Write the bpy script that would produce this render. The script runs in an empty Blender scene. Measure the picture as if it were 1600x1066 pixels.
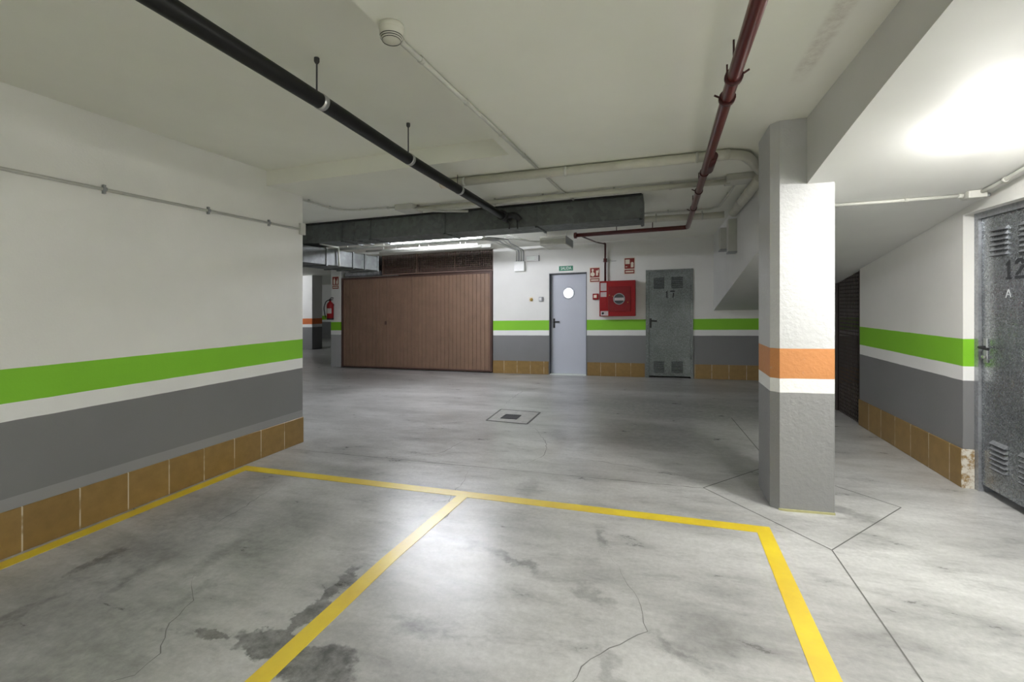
import bpy, bmesh, math, random
from mathutils import Vector, Matrix

random.seed(7)
SC = bpy.context.scene
COL = SC.collection
S = 0.02093          # the garage floor falls about two per cent to the left; ceilings and bands follow it

# ------------------------------------------------------------------ camera, world, exposure
cam_d = bpy.data.cameras.new('camera')
cam = bpy.data.objects.new('camera', cam_d)
COL.objects.link(cam)
cam.location = (0, 0, 1.4)
cam.rotation_euler = (math.radians(90), 0, math.radians(18.02))
cam_d.sensor_width = 36
cam_d.lens = 36 * 710.84 / 1600
cam_d.shift_y = -59.9 / 1600
cam_d.clip_start = 0.05
SC.camera = cam

world = bpy.data.worlds.new('world')
SC.world = world
world.use_nodes = True
world.node_tree.nodes['Background'].inputs[0].default_value = (0.6, 0.63, 0.66, 1)
world.node_tree.nodes['Background'].inputs[1].default_value = 0.15

SC.view_settings.view_transform = 'Standard'
SC.view_settings.look = 'None'
SC.view_settings.gamma = 1
SC.view_settings.use_curve_mapping = False
SC.view_settings.exposure = 1.12
SC.cycles.use_denoising = True
SC.cycles.max_bounces = 10
SC.cycles.diffuse_bounces = 7

E_RAMP = 100.0      # bulkhead lamp on the ramp soffit
E_RAMP_FILL = 140.0     # added bulkhead lamp, unseen above the camera, for fill
E_TUBE = 110.0      # tube lamp under the duct
E_FAR_FILL = 90.0       # added tube lamp, out of view, to light the far lane
E_NEAR_FILL = 22.0      # added tube lamp, unseen behind the camera, for fill

# ------------------------------------------------------------------ materials
def new_mat(name):
    m = bpy.data.materials.new(name)
    m.use_nodes = True
    nt = m.node_tree
    return m, nt, nt.nodes['Principled BSDF']

def N(nt, t, **kw):
    n = nt.nodes.new(t)
    for k, v in kw.items():
        if k == 'ins':
            for i, val in v.items():
                n.inputs[i].default_value = val
        else:
            setattr(n, k, v)
    return n

def L(nt, a, b):
    nt.links.new(a, b)

def math_node(nt, op, a, b=None, clamp=False):
    n = nt.nodes.new('ShaderNodeMath'); n.operation = op; n.use_clamp = clamp
    for i, v in enumerate((a, b)):
        if v is None: continue
        if isinstance(v, (int, float)): n.inputs[i].default_value = v
        else: nt.links.new(v, n.inputs[i])
    return n.outputs[0]

def mix_col(nt, fac, a, b, blend='MIX'):
    n = nt.nodes.new('ShaderNodeMix'); n.data_type = 'RGBA'; n.blend_type = blend
    for i, v in ((0, fac), (6, a), (7, b)):
        if isinstance(v, (int, float)): n.inputs[i].default_value = v
        elif isinstance(v, tuple): n.inputs[i].default_value = (*v[:3], 1)
        else: nt.links.new(v, n.inputs[i])
    return n.outputs[2]

def world_pos(nt):
    g = nt.nodes.new('ShaderNodeNewGeometry')
    return g.outputs['Position']

def noise(nt, vec, scale, detail=4, rough=0.55, dist=0.0):
    n = nt.nodes.new('ShaderNodeTexNoise')
    n.inputs['Scale'].default_value = scale; n.inputs['Detail'].default_value = detail
    n.inputs['Roughness'].default_value = rough; n.inputs['Distortion'].default_value = dist
    if vec is not None: nt.links.new(vec, n.inputs['Vector'])
    return n.outputs['Fac']

def ramp(nt, fac, stops, interp='LINEAR'):
    n = nt.nodes.new('ShaderNodeValToRGB')
    cr = n.color_ramp; cr.interpolation = interp
    while len(cr.elements) < len(stops): cr.elements.new(0.5)
    for e, (p, c) in zip(cr.elements, stops):
        e.position = p
        e.color = (c, c, c, 1) if isinstance(c, (int, float)) else (*c[:3], 1)
    nt.links.new(fac, n.inputs[0])
    return n.outputs[0]

def add_bump(nt, bsdf, h, strength=0.2, dist=0.01):
    b = nt.nodes.new('ShaderNodeBump')
    b.inputs['Strength'].default_value = strength; b.inputs['Distance'].default_value = dist
    nt.links.new(h, b.inputs['Height']); nt.links.new(b.outputs[0], bsdf.inputs['Normal'])

def plain(name, col, rough=0.5, metal=0.0, var=0.06, scale=9.0, bump=0.0, spec=0.5):
    m, nt, b = new_mat(name)
    p = world_pos(nt)
    n = noise(nt, p, scale, 5)
    lo = tuple(max(0, c * (1 - var)) for c in col); hi = tuple(min(1, c * (1 + var)) for c in col)
    L(nt, ramp(nt, n, [(0.3, lo), (0.7, hi)]), b.inputs['Base Color'])
    b.inputs['Roughness'].default_value = rough; b.inputs['Metallic'].default_value = metal
    b.inputs['Specular IOR Level'].default_value = spec
    if bump: add_bump(nt, b, noise(nt, p, scale * 8, 4), bump, 0.004)
    return m

def emissive(name, col, strength):
    m, nt, b = new_mat(name)
    b.inputs['Base Color'].default_value = (0.9, 0.9, 0.9, 1)
    b.inputs['Emission Color'].default_value = (*col, 1)
    b.inputs['Emission Strength'].default_value = strength
    return m

WHITE = (0.80, 0.795, 0.765)
STRIPE_WHITE = (0.84, 0.84, 0.83)
GREY = (0.20, 0.20, 0.204)
GREEN = (0.225, 0.56, 0.020)
ORANGE = (0.58, 0.245, 0.085)

def banded(name, band, white=WHITE, bump=0.12, bscale=70, rough=0.6, stops=(0.784, 0.882, 1.081), grey=GREY, wear=0.0, foot=None):
    """painted plaster: grey dado, white stripe, coloured band, white above"""
    m, nt, b = new_mat(name)
    p = world_pos(nt)
    sep = nt.nodes.new('ShaderNodeSeparateXYZ'); L(nt, p, sep.inputs[0])
    zz = math_node(nt, 'SUBTRACT', sep.outputs[2], math_node(nt, 'MULTIPLY', sep.outputs[0], S))
    wob = math_node(nt, 'MULTIPLY', math_node(nt, 'SUBTRACT', noise(nt, p, 6, 3), 0.5), 0.006)
    zz = math_node(nt, 'ADD', zz, wob)
    f = math_node(nt, 'MULTIPLY', zz, 1 / 3.0)
    st = [(0, grey)] if foot is None else [(0, tuple(g * 1.45 for g in grey)), (foot / 3, grey)]
    c = ramp(nt, f, st + [(stops[0] / 3, STRIPE_WHITE), (stops[1] / 3, band), (stops[2] / 3, white)], 'CONSTANT')
    v = ramp(nt, noise(nt, p, 1.6, 6, 0.6), [(0.3, 0.93), (0.7, 1.0)])
    c = mix_col(nt, 1.0, c, v, 'MULTIPLY')
    if wear:
        w = ramp(nt, noise(nt, p, 24, 5, 0.7), [(0.62, 0.0), (0.70, wear)])
        c = mix_col(nt, w, c, (0.42, 0.41, 0.38))
    L(nt, c, b.inputs['Base Color'])
    b.inputs['Roughness'].default_value = rough
    add_bump(nt, b, noise(nt, p, bscale, 5, 0.6), bump, 0.01)
    return m

def mat_floor():
    m, nt, b = new_mat('polished concrete')
    p = world_pos(nt)
    sep = nt.nodes.new('ShaderNodeSeparateXYZ'); L(nt, p, sep.inputs[0])
    flat = nt.nodes.new('ShaderNodeCombineXYZ')
    L(nt, sep.outputs[0], flat.inputs[0]); L(nt, sep.outputs[1], flat.inputs[1])
    v = flat.outputs[0]
    mp = N(nt, 'ShaderNodeMapping'); mp.inputs['Rotation'].default_value = (0, 0, math.radians(-28)); mp.inputs['Scale'].default_value = (0.55, 1.5, 1)
    L(nt, v, mp.inputs[0])
    big = noise(nt, mp.outputs[0], 1.3, 9, 0.66, 0.25)
    mid = noise(nt, mp.outputs[0], 4.5, 10, 0.72, 0.2)
    fine = noise(nt, v, 38, 6, 0.7)
    c = ramp(nt, big, [(0.28, (0.29, 0.29, 0.282)), (0.46, (0.43, 0.43, 0.42)), (0.60, (0.535, 0.535, 0.525))])
    c = mix_col(nt, 1.0, c, ramp(nt, mid, [(0.32, 0.62), (0.47, 0.92), (0.64, 1.06)]), 'MULTIPLY')
    c = mix_col(nt, 1.0, c, ramp(nt, fine, [(0.3, 0.84), (0.7, 1.08)]), 'MULTIPLY')
    # oil and tyre marks; broad fields add painted shade: centre, rotation, half axes, strength
    stains_and_shade = [
        (-2.9, 1.9, 15, 0.40, 1.1, 0.55), (-2.2, 1.2, 20, 0.38, 0.7, 0.5), (-3.1, 2.8, 20, 0.25, 0.7, 0.5), (-2.3, 2.3, 30, 0.25, 0.6, 0.48),  # broad left bay fields: dirt, with the falloff of light painted in
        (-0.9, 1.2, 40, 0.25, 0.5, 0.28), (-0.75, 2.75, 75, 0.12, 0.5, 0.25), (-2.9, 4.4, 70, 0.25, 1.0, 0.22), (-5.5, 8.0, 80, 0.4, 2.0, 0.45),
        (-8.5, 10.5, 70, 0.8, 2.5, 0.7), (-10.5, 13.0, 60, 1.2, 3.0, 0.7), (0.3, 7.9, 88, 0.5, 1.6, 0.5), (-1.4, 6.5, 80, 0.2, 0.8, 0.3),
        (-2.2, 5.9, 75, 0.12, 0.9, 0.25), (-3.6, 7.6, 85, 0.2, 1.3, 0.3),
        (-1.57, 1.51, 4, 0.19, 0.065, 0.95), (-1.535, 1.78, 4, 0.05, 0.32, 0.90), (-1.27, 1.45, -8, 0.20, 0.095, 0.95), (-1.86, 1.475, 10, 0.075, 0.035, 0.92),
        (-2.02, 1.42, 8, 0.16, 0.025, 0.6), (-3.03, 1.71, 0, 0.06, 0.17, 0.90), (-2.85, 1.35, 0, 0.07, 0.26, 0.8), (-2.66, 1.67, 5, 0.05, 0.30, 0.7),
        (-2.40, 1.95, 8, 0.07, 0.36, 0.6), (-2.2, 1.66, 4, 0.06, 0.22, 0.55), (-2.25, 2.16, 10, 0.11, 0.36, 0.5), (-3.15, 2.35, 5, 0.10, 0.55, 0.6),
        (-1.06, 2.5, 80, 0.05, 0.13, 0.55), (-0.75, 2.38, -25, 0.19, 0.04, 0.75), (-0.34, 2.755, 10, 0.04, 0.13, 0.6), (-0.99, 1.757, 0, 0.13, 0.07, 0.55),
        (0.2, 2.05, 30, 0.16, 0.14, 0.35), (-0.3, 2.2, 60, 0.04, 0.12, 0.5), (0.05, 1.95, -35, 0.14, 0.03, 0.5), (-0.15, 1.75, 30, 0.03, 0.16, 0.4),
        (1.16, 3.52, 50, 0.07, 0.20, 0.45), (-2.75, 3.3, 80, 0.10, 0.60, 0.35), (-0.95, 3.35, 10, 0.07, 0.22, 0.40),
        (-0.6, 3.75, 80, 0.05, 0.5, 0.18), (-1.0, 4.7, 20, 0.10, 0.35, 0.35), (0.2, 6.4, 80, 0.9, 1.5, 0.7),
        (0.0, 5.1, 60, 0.55, 0.9, 0.58), (0.55, 5.0, 30, 0.4, 0.8, 0.45), (0.9, 7.6, 80, 0.4, 0.9, 0.35),  # broad fields behind the pillar paint shade over the dirt
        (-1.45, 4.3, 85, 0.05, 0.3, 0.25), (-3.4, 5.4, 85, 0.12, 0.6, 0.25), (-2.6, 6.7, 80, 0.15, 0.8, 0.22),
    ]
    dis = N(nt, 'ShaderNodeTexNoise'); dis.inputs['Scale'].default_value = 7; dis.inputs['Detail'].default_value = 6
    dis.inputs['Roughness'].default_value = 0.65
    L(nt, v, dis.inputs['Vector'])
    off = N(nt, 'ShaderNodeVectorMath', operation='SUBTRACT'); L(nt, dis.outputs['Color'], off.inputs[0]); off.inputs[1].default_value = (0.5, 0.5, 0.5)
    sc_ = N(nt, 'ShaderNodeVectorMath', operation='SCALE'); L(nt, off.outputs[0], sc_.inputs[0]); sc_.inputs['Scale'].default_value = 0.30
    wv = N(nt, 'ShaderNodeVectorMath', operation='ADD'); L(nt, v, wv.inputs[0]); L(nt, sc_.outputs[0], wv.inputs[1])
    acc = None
    for (x, y, ang, rx, ry, st) in stains_and_shade:
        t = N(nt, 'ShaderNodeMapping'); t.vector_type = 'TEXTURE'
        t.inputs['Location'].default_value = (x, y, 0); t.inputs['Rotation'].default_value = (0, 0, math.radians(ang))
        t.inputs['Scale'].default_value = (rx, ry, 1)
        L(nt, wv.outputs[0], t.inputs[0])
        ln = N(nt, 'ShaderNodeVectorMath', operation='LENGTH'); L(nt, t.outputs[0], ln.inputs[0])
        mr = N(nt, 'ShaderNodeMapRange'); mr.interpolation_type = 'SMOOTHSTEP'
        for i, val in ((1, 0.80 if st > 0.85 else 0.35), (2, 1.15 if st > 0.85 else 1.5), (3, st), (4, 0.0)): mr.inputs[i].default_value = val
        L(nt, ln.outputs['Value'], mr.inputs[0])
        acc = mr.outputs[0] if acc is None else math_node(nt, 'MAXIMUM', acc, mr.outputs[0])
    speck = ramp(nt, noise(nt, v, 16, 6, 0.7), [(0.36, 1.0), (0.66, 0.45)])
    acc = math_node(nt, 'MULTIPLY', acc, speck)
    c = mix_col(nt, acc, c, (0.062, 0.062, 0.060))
    # rusty bloom
    c = mix_col(nt, math_node(nt, 'MULTIPLY', ramp(nt, noise(nt, v, 0.7, 4, 0.6, 1.0), [(0.60, 0.0), (0.72, 1.0)]), 0.14), c, (0.38, 0.31, 0.22))
    L(nt, c, b.inputs['Base Color'])
    rr = ramp(nt, mid, [(0.3, 0.26), (0.7, 0.37)])
    L(nt, rr, b.inputs['Roughness'])
    b.inputs['Specular IOR Level'].default_value = 0.85
    b.inputs['Coat Weight'].default_value = 0.06; b.inputs['Coat Roughness'].default_value = 0.42
    add_bump(nt, b, noise(nt, v, 26, 6, 0.6), 0.06, 0.01)
    return m

def mat_tile(name, axis, pitch, phase):
    m, nt, b = new_mat(name)
    p = world_pos(nt)
    sep = nt.nodes.new('ShaderNodeSeparateXYZ'); L(nt, p, sep.inputs[0])
    u = math_node(nt, 'DIVIDE', math_node(nt, 'SUBTRACT', sep.outputs[axis], phase), pitch)
    fr = math_node(nt, 'ABSOLUTE', math_node(nt, 'SUBTRACT', math_node(nt, 'SUBTRACT', u, math_node(nt, 'FLOOR', u)), 0.5))
    joint = math_node(nt, 'GREATER_THAN', fr, 0.5 - 0.004 / pitch)
    idx = math_node(nt, 'FLOOR', math_node(nt, 'ADD', u, 0.0))
    wn = N(nt, 'ShaderNodeTexWhiteNoise', noise_dimensions='1D'); L(nt, idx, wn.inputs['W'])
    base = mix_col(nt, wn.outputs['Value'], (0.245, 0.15, 0.046), (0.29, 0.18, 0.057))
    base = mix_col(nt, 1.0, base, ramp(nt, noise(nt, p, 14, 5), [(0.3, 0.86), (0.7, 1.08)]), 'MULTIPLY')
    brk = ramp(nt, noise(nt, p, 9, 2), [(0.40, 0.25), (0.5, 0.85)])
    c = mix_col(nt, math_node(nt, 'MULTIPLY', joint, brk), base, (0.62, 0.56, 0.45))
    L(nt, c, b.inputs['Base Color'])
    b.inputs['Roughness'].default_value = 0.42
    add_bump(nt, b, math_node(nt, 'SUBTRACT', 1.0, joint), 0.25, 0.003)
    return m

def mat_worn_tile():
    m, nt, b = new_mat('tile smeared with plaster')
    p = world_pos(nt)
    c = mix_col(nt, ramp(nt, noise(nt, p, 26, 6, 0.7), [(0.42, 0.0), (0.56, 1.0)]), (0.30, 0.19, 0.07), (0.66, 0.63, 0.56))
    L(nt, c, b.inputs['Base Color']); b.inputs['Roughness'].default_value = 0.6
    return m

def mat_galv(name, col=(0.30, 0.315, 0.32), metal=0.75, rough=0.42, scale=55, contrast=0.35):
    m, nt, b = new_mat(name)
    p = world_pos(nt)
    vo = N(nt, 'ShaderNodeTexVoronoi'); vo.inputs['Scale'].default_value = scale; vo.inputs['Randomness'].default_value = 1
    L(nt, p, vo.inputs['Vector'])
    sp = nt.nodes.new('ShaderNodeSeparateColor'); L(nt, vo.outputs['Color'], sp.inputs[0])
    lo = tuple(c * (1 - contrast) for c in col); hi = tuple(min(1, c * (1 + contrast)) for c in col)
    c = ramp(nt, sp.outputs[0], [(0.0, lo), (1.0, hi)])
    c = mix_col(nt, 1.0, c, ramp(nt, noise(nt, p, 3, 5), [(0.3, 0.8), (0.7, 1.1)]), 'MULTIPLY')
    L(nt, c, b.inputs['Base Color'])
    b.inputs['Metallic'].default_value = metal
    L(nt, ramp(nt, sp.outputs[1], [(0, rough - 0.07), (1, rough + 0.1)]), b.inputs['Roughness'])
    return m

def mat_ceiling():
    m, nt, b = new_mat('painted ceiling plaster')
    p = world_pos(nt)
    c = ramp(nt, noise(nt, p, 1.2, 6, 0.6), [(0.3, (0.775, 0.775, 0.705)), (0.7, (0.83, 0.83, 0.76))])
    # one long brownish water stain on the slab beside the red pipe
    sep = nt.nodes.new('ShaderNodeSeparateXYZ'); L(nt, p, sep.inputs[0])
    dx = math_node(nt, 'ABSOLUTE', math_node(nt, 'SUBTRACT', sep.outputs[0], 0.715))
    mx = N(nt, 'ShaderNodeMapRange'); mx.interpolation_type = 'SMOOTHSTEP'
    for i, val in ((1, 0.02), (2, 0.06), (3, 1.0), (4, 0.0)): mx.inputs[i].default_value = val
    L(nt, dx, mx.inputs[0])
    my = N(nt, 'ShaderNodeMapRange'); my.interpolation_type = 'SMOOTHSTEP'
    for i, val in ((1, 2.6), (2, 2.95), (3, 1.0), (4, 0.0)): my.inputs[i].default_value = val
    L(nt, sep.outputs[1], my.inputs[0])
    my2 = math_node(nt, 'GREATER_THAN', sep.outputs[1], 1.2)
    f = math_node(nt, 'MULTIPLY', math_node(nt, 'MULTIPLY', mx.outputs[0], my.outputs[0]), my2)
    f = math_node(nt, 'MULTIPLY', f, ramp(nt, noise(nt, p, 22, 5, 0.7), [(0.35, 0.1), (0.65, 0.55)]))
    c = mix_col(nt, f, c, (0.45, 0.40, 0.34))
    L(nt, c, b.inputs['Base Color'])
    b.inputs['Roughness'].default_value = 0.7
    add_bump(nt, b, noise(nt, p, 60, 4), 0.05, 0.005)
    return m

def mat_line():
    m, nt, b = new_mat('worn yellow road paint')
    p = world_pos(nt)
    c = ramp(nt, noise(nt, p, 3.0, 6, 0.65), [(0.3, (0.66, 0.46, 0.018)), (0.7, (0.80, 0.63, 0.024))])
    w = ramp(nt, noise(nt, p, 34, 6, 0.75), [(0.60, 0.0), (0.72, 0.35)])
    c = mix_col(nt, w, c, (0.38, 0.36, 0.30))
    L(nt, c, b.inputs['Base Color'])
    b.inputs['Roughness'].default_value = 0.33
    b.inputs['Specular IOR Level'].default_value = 0.9
    b.inputs['Coat Weight'].default_value = 0.35; b.inputs['Coat Roughness'].default_value = 0.33
    add_bump(nt, b, noise(nt, p, 40, 5), 0.05, 0.004)
    return m

M = {
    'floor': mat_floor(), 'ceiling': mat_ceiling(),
    'wall_left': banded('left wall plaster with green band', GREEN, foot=0.33),
    'wall_green': banded('plaster with green band', GREEN),
    'pillar': banded('rough pillar with orange band', ORANGE, white=(0.56, 0.565, 0.57), bump=0.4, bscale=34, rough=0.5,
                     stops=(0.780, 0.875, 1.078), grey=(0.27, 0.27, 0.272), wear=0.25),
    'column_far': banded('far column paint', (0.62, 0.16, 0.04)),
    'column_green': banded('gate column paint', GREEN, grey=(0.42, 0.42, 0.43)),
    'white': plain('white plaster', WHITE, 0.65, var=0.04, scale=2),
    'ramp': plain('white ramp plaster', (0.68, 0.68, 0.665), 0.6, var=0.03, scale=2, bump=0.04),
    'dark_wall': plain('unlit store plaster', (0.30, 0.28, 0.26), 0.8),  # dimness of the store and enclosure put into the plaster colour
    'tile_left': mat_tile('brown skirting tile left', 1, 0.2825, 0.533),
    'tile_right': mat_tile('brown skirting tile right', 1, 0.2825, 0.092),
    'tile_back': mat_tile('brown skirting tile back', 0, 0.283, -0.81),
    'tile_worn': mat_worn_tile(),
    'line': mat_line(),
    'joint': plain('dark floor joint', (0.13, 0.128, 0.122), 0.8),
    'crack': plain('floor crack', (0.19, 0.188, 0.18), 0.85),
    'galv': mat_galv('galvanised duct sheet', (0.125, 0.135, 0.133), 0.1, 0.62, 20, 0.15),
    'galv_door': mat_galv('galvanised door sheet', (0.30, 0.32, 0.335), 0.7, 0.25, 130, 0.35),
    'galv_door_dark': mat_galv('dull galvanised sheet', (0.20, 0.22, 0.218), 0.5, 0.40, 110, 0.38),
    'galv_frame': mat_galv('galvanised frame', (0.36, 0.375, 0.40), 0.6, 0.4, 80, 0.15),
    'cream': plain('cream painted pipe', (0.58, 0.57, 0.495), 0.45),
    'conduit': plain('grey white conduit', (0.52, 0.52, 0.48), 0.45),
    'black': plain('black pipe', (0.006, 0.006, 0.006), 0.45, spec=0.3),
    'blackplastic': plain('black plastic', (0.016, 0.016, 0.017), 0.4),
    'maroon': plain('dark red pipe paint', (0.085, 0.012, 0.010), 0.28, var=0.15),
    'maroon_dark': plain('dark red clamp', (0.05, 0.007, 0.007), 0.4),
    'red': plain('fire red enamel', (0.27, 0.007, 0.010), 0.4, spec=0.3),
    'red_dark': plain('fire red pressed panel', (0.20, 0.009, 0.012), 0.45, spec=0.3),
    'signred': plain('sign red', (0.24, 0.022, 0.014), 0.5),
    'sign_cream': plain('sign cream', (0.78, 0.70, 0.58), 0.5),
    'signgreen': plain('exit sign green', (0.02, 0.20, 0.11), 0.5),
    'sign_white': plain('sign white', (0.82, 0.86, 0.82), 0.5),
    'sticker': plain('sticker paper', (0.48, 0.42, 0.42), 0.6),
    'brown': plain('brown gate enamel', (0.23, 0.145, 0.098), 0.45, var=0.10, scale=4),
    'brown_dark': plain('dark brown gate frame', (0.085, 0.045, 0.034), 0.45),
    'wire': plain('brown wire', (0.20, 0.13, 0.10), 0.5),
    'mesh_dark': plain('dark brown wire', (0.060, 0.047, 0.042), 0.5),
    'rail': plain('bare rail', (0.62, 0.61, 0.60), 0.3, 0.8),
    'door_grey': plain('grey blue door enamel', (0.54, 0.565, 0.64), 0.45, var=0.02, scale=2),
    'frame_dark': plain('door frame dark grey', (0.09, 0.095, 0.11), 0.5),
    'plastic': plain('off white plastic', (0.74, 0.74, 0.72), 0.4),
    'steel': plain('bright steel', (0.55, 0.55, 0.55), 0.3, 0.9),
    'brass': plain('brass', (0.50, 0.33, 0.09), 0.35, 0.6),
    'grey': plain('mid grey plastic', (0.30, 0.31, 0.32), 0.5),
    'foil': plain('crinkled foil', (0.55, 0.57, 0.60), 0.3, 0.7, var=0.3, scale=14),
    'stencil': plain('stencil ink', (0.022, 0.024, 0.027), 0.6),
    'scratch': plain('pale scratch', (0.62, 0.64, 0.66), 0.5),
    'glass_dark': plain('dark window', (0.05, 0.05, 0.055), 0.15),
    'lamp_ramp': emissive('bulkhead diffuser', (1.0, 0.985, 0.95), E_RAMP),
    'fill_ramp': emissive('added bulkhead diffuser', (1.0, 0.985, 0.95), E_RAMP_FILL),
    'lamp_tube': emissive('tube diffuser', (0.90, 0.92, 1.0), E_TUBE),
    'fill_far': emissive('added far tube diffuser', (0.93, 0.95, 1.0), E_FAR_FILL),
    'fill_near': emissive('added near tube diffuser', (0.97, 0.98, 0.95), E_NEAR_FILL),
    'porthole': emissive('lit porthole', (1.0, 1.0, 1.0), 1.6),
    'drain_concrete': plain('drain cover concrete', (0.40, 0.395, 0.38), 0.6, var=0.15, scale=18, bump=0.1),
    'iron': plain('cast iron', (0.05, 0.05, 0.055), 0.6),
    'moss': plain('yellowish paint residue', (0.42, 0.40, 0.20), 0.7),
}

# ------------------------------------------------------------------ mesh building
def sh(v):
    return Vector((v[0], v[1], v[2] + S * v[0]))

class MB:
    def __init__(self):
        self.bm = bmesh.new()
    def box(self, x0, x1, y0, y1, z0, z1, bev=0.0, seg=2):
        x0, x1 = min(x0, x1), max(x0, x1); y0, y1 = min(y0, y1), max(y0, y1); z0, z1 = min(z0, z1), max(z0, z1)
        b = bmesh.new()
        vs = [b.verts.new((x, y, z)) for z in (z0, z1) for y in (y0, y1) for x in (x0, x1)]
        for f in ((0, 2, 3, 1), (4, 5, 7, 6), (0, 1, 5, 4), (2, 6, 7, 3), (0, 4, 6, 2), (1, 3, 7, 5)):
            b.faces.new([vs[i] for i in f])
        if bev:
            bmesh.ops.bevel(b, geom=b.edges[:], offset=bev, segments=seg, affect='EDGES', profile=0.5)
        self._join(b)
        return self
    def _join(self, b):
        me = bpy.data.meshes.new('tmp'); b.to_mesh(me); b.free()
        self.bm.from_mesh(me); bpy.data.meshes.remove(me)
    def prism(self, poly, axis, a, b_, bev=0.0):
        """polygon (2D) swept along an axis: x -> (y,z), y -> (x,z), z -> (x,y)"""
        b = bmesh.new()
        def P(u, v, t):
            return (t, u, v) if axis == 'x' else (u, t, v) if axis == 'y' else (u, v, t)
        lo = [b.verts.new(P(u, v, a)) for u, v in poly]; hi = [b.verts.new(P(u, v, b_)) for u, v in poly]
        b.faces.new(lo); b.faces.new(hi[::-1])
        n = len(poly)
        for i in range(n):
            b.faces.new([lo[i], hi[i], hi[(i + 1) % n], lo[(i + 1) % n]])
        bmesh.ops.recalc_face_normals(b, faces=b.faces[:])
        if bev:
            bmesh.ops.bevel(b, geom=b.edges[:], offset=bev, segments=2, affect='EDGES')
        self._join(b); return self
    def tube(self, pts, r, n=12, closed=False):
        pts = [Vector(p) for p in pts]
        bm = self.bm; rings = []
        m = len(pts); up = None
        rs = r if isinstance(r, (list, tuple)) else [r] * m
        for i, p in enumerate(pts):
            if closed: t = (pts[(i + 1) % m] - pts[i - 1])
            else: t = (pts[min(i + 1, m - 1)] - pts[max(i - 1, 0)])
            t.normalize()
            if up is None:
                up = Vector((0, 0, 1)) if abs(t.z) < 0.9 else Vector((1, 0, 0))
            up = up - t * up.dot(t); up.normalize()
            s = t.cross(up)
            rings.append([bm.verts.new(p + (up * math.cos(2 * math.pi * k / n) + s * math.sin(2 * math.pi * k / n)) * rs[i]) for k in range(n)])
        rr = range(m) if closed else range(m - 1)
        for i in rr:
            a, b = rings[i], rings[(i + 1) % m]
            for k in range(n):
                f = bm.faces.new([a[k], a[(k + 1) % n], b[(k + 1) % n], b[k]]); f.smooth = True
        if not closed:
            bm.faces.new(rings[0][::-1]); bm.faces.new(rings[-1])
        return self
    def lathe(self, o, axis, prof, n=28):
        """prof: list of (radius, distance along axis from o)"""
        o = Vector(o); ax = Vector(axis).normalized()
        u = ax.orthogonal().normalized(); w = ax.cross(u)
        bm = self.bm; rings = []
        for r, h in prof:
            if r < 1e-6: rings.append([bm.verts.new(o + ax * h)])
            else: rings.append([bm.verts.new(o + ax * h + (u * math.cos(2 * math.pi * k / n) + w * math.sin(2 * math.pi * k / n)) * r) for k in range(n)])
        for a, b in zip(rings, rings[1:]):
            for k in range(n):
                k2 = (k + 1) % n
                if len(a) == 1 and len(b) == 1: continue
                if len(a) == 1: f = bm.faces.new([a[0], b[k2], b[k]])
                elif len(b) == 1: f = bm.faces.new([a[k], a[k2], b[0]])
                else: f = bm.faces.new([a[k], a[k2], b[k2], b[k]])
                f.smooth = True
        return self
    def quad(self, *vs):
        self.bm.faces.new([self.bm.verts.new(v) for v in vs]); return self
    def poly_on(self, pts, frame, depth=0.0015):
        """flat polygon (u,v) on a plane frame = (origin, u_axis, v_axis, normal), with a small thickness"""
        o, U, V, Nn = [Vector(x) for x in frame]
        lo = [self.bm.verts.new(o + U * u + V * v) for u, v in pts]
        hi = [self.bm.verts.new(o + U * u + V * v + Nn * depth) for u, v in pts]
        self.bm.faces.new(hi); self.bm.faces.new(lo[::-1])
        for i in range(len(pts)):
            j = (i + 1) % len(pts)
            self.bm.faces.new([lo[i], lo[j], hi[j], hi[i]])
        return self
    def build(self, name, mat, parent=None, org=None, smooth_angle=None):
        bm = self.bm
        for v in bm.verts: v.co = sh(v.co)
        bmesh.ops.recalc_face_normals(bm, faces=bm.faces[:])
        root = parent
        while root is not None and root.parent is not None: root = root.parent
        if root is not None:
            o = root.location.copy()
        elif org is not None:
            o = sh(org)
        else:
            xs = [v.co for v in bm.verts]
            o = Vector(((min(c.x for c in xs) + max(c.x for c in xs)) / 2, (min(c.y for c in xs) + max(c.y for c in xs)) / 2, min(c.z for c in xs)))
        for v in bm.verts: v.co -= o
        me = bpy.data.meshes.new(name); bm.to_mesh(me); bm.free()
        me.materials.append(mat)
        ob = bpy.data.objects.new(name, me); COL.objects.link(ob)
        if parent is not None: ob.parent = parent
        else: ob.location = o
        return ob

def tag(o, label, cat, group=None):
    o['label'] = label; o['category'] = cat
    if group: o['group'] = group
    return o

def thing(name, label, cat, loc, group=None):
    o = bpy.data.objects.new(name, None); COL.objects.link(o)
    o.location = sh(loc); o.empty_display_size = 0.1
    return tag(o, label, cat, group)

def struct(o):
    o['kind'] = 'structure'; return o

def copy_tree(o, delta, parent=None):
    c = o.copy(); COL.objects.link(c)
    if parent is None: c.location = o.location + Vector(delta) + Vector((0, 0, S * delta[0]))
    else: c.parent = parent
    for ch in [x for x in bpy.data.objects if x.parent == o]: copy_tree(ch, delta, c)
    return c

def fillet(pts, rad, n=6):
    pts = [Vector(p) for p in pts]; out = [pts[0]]
    for a, b, c in zip(pts, pts[1:], pts[2:]):
        d1 = (a - b); d2 = (c - b)
        r = min(rad, d1.length * 0.49, d2.length * 0.49)
        p1 = b + d1.normalized() * r; p2 = b + d2.normalized() * r
        for k in range(n + 1):
            t = k / n
            out.append(p1 * (1 - t) ** 2 + b * 2 * t * (1 - t) + p2 * t ** 2)
    out.append(pts[-1]); return out

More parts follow.
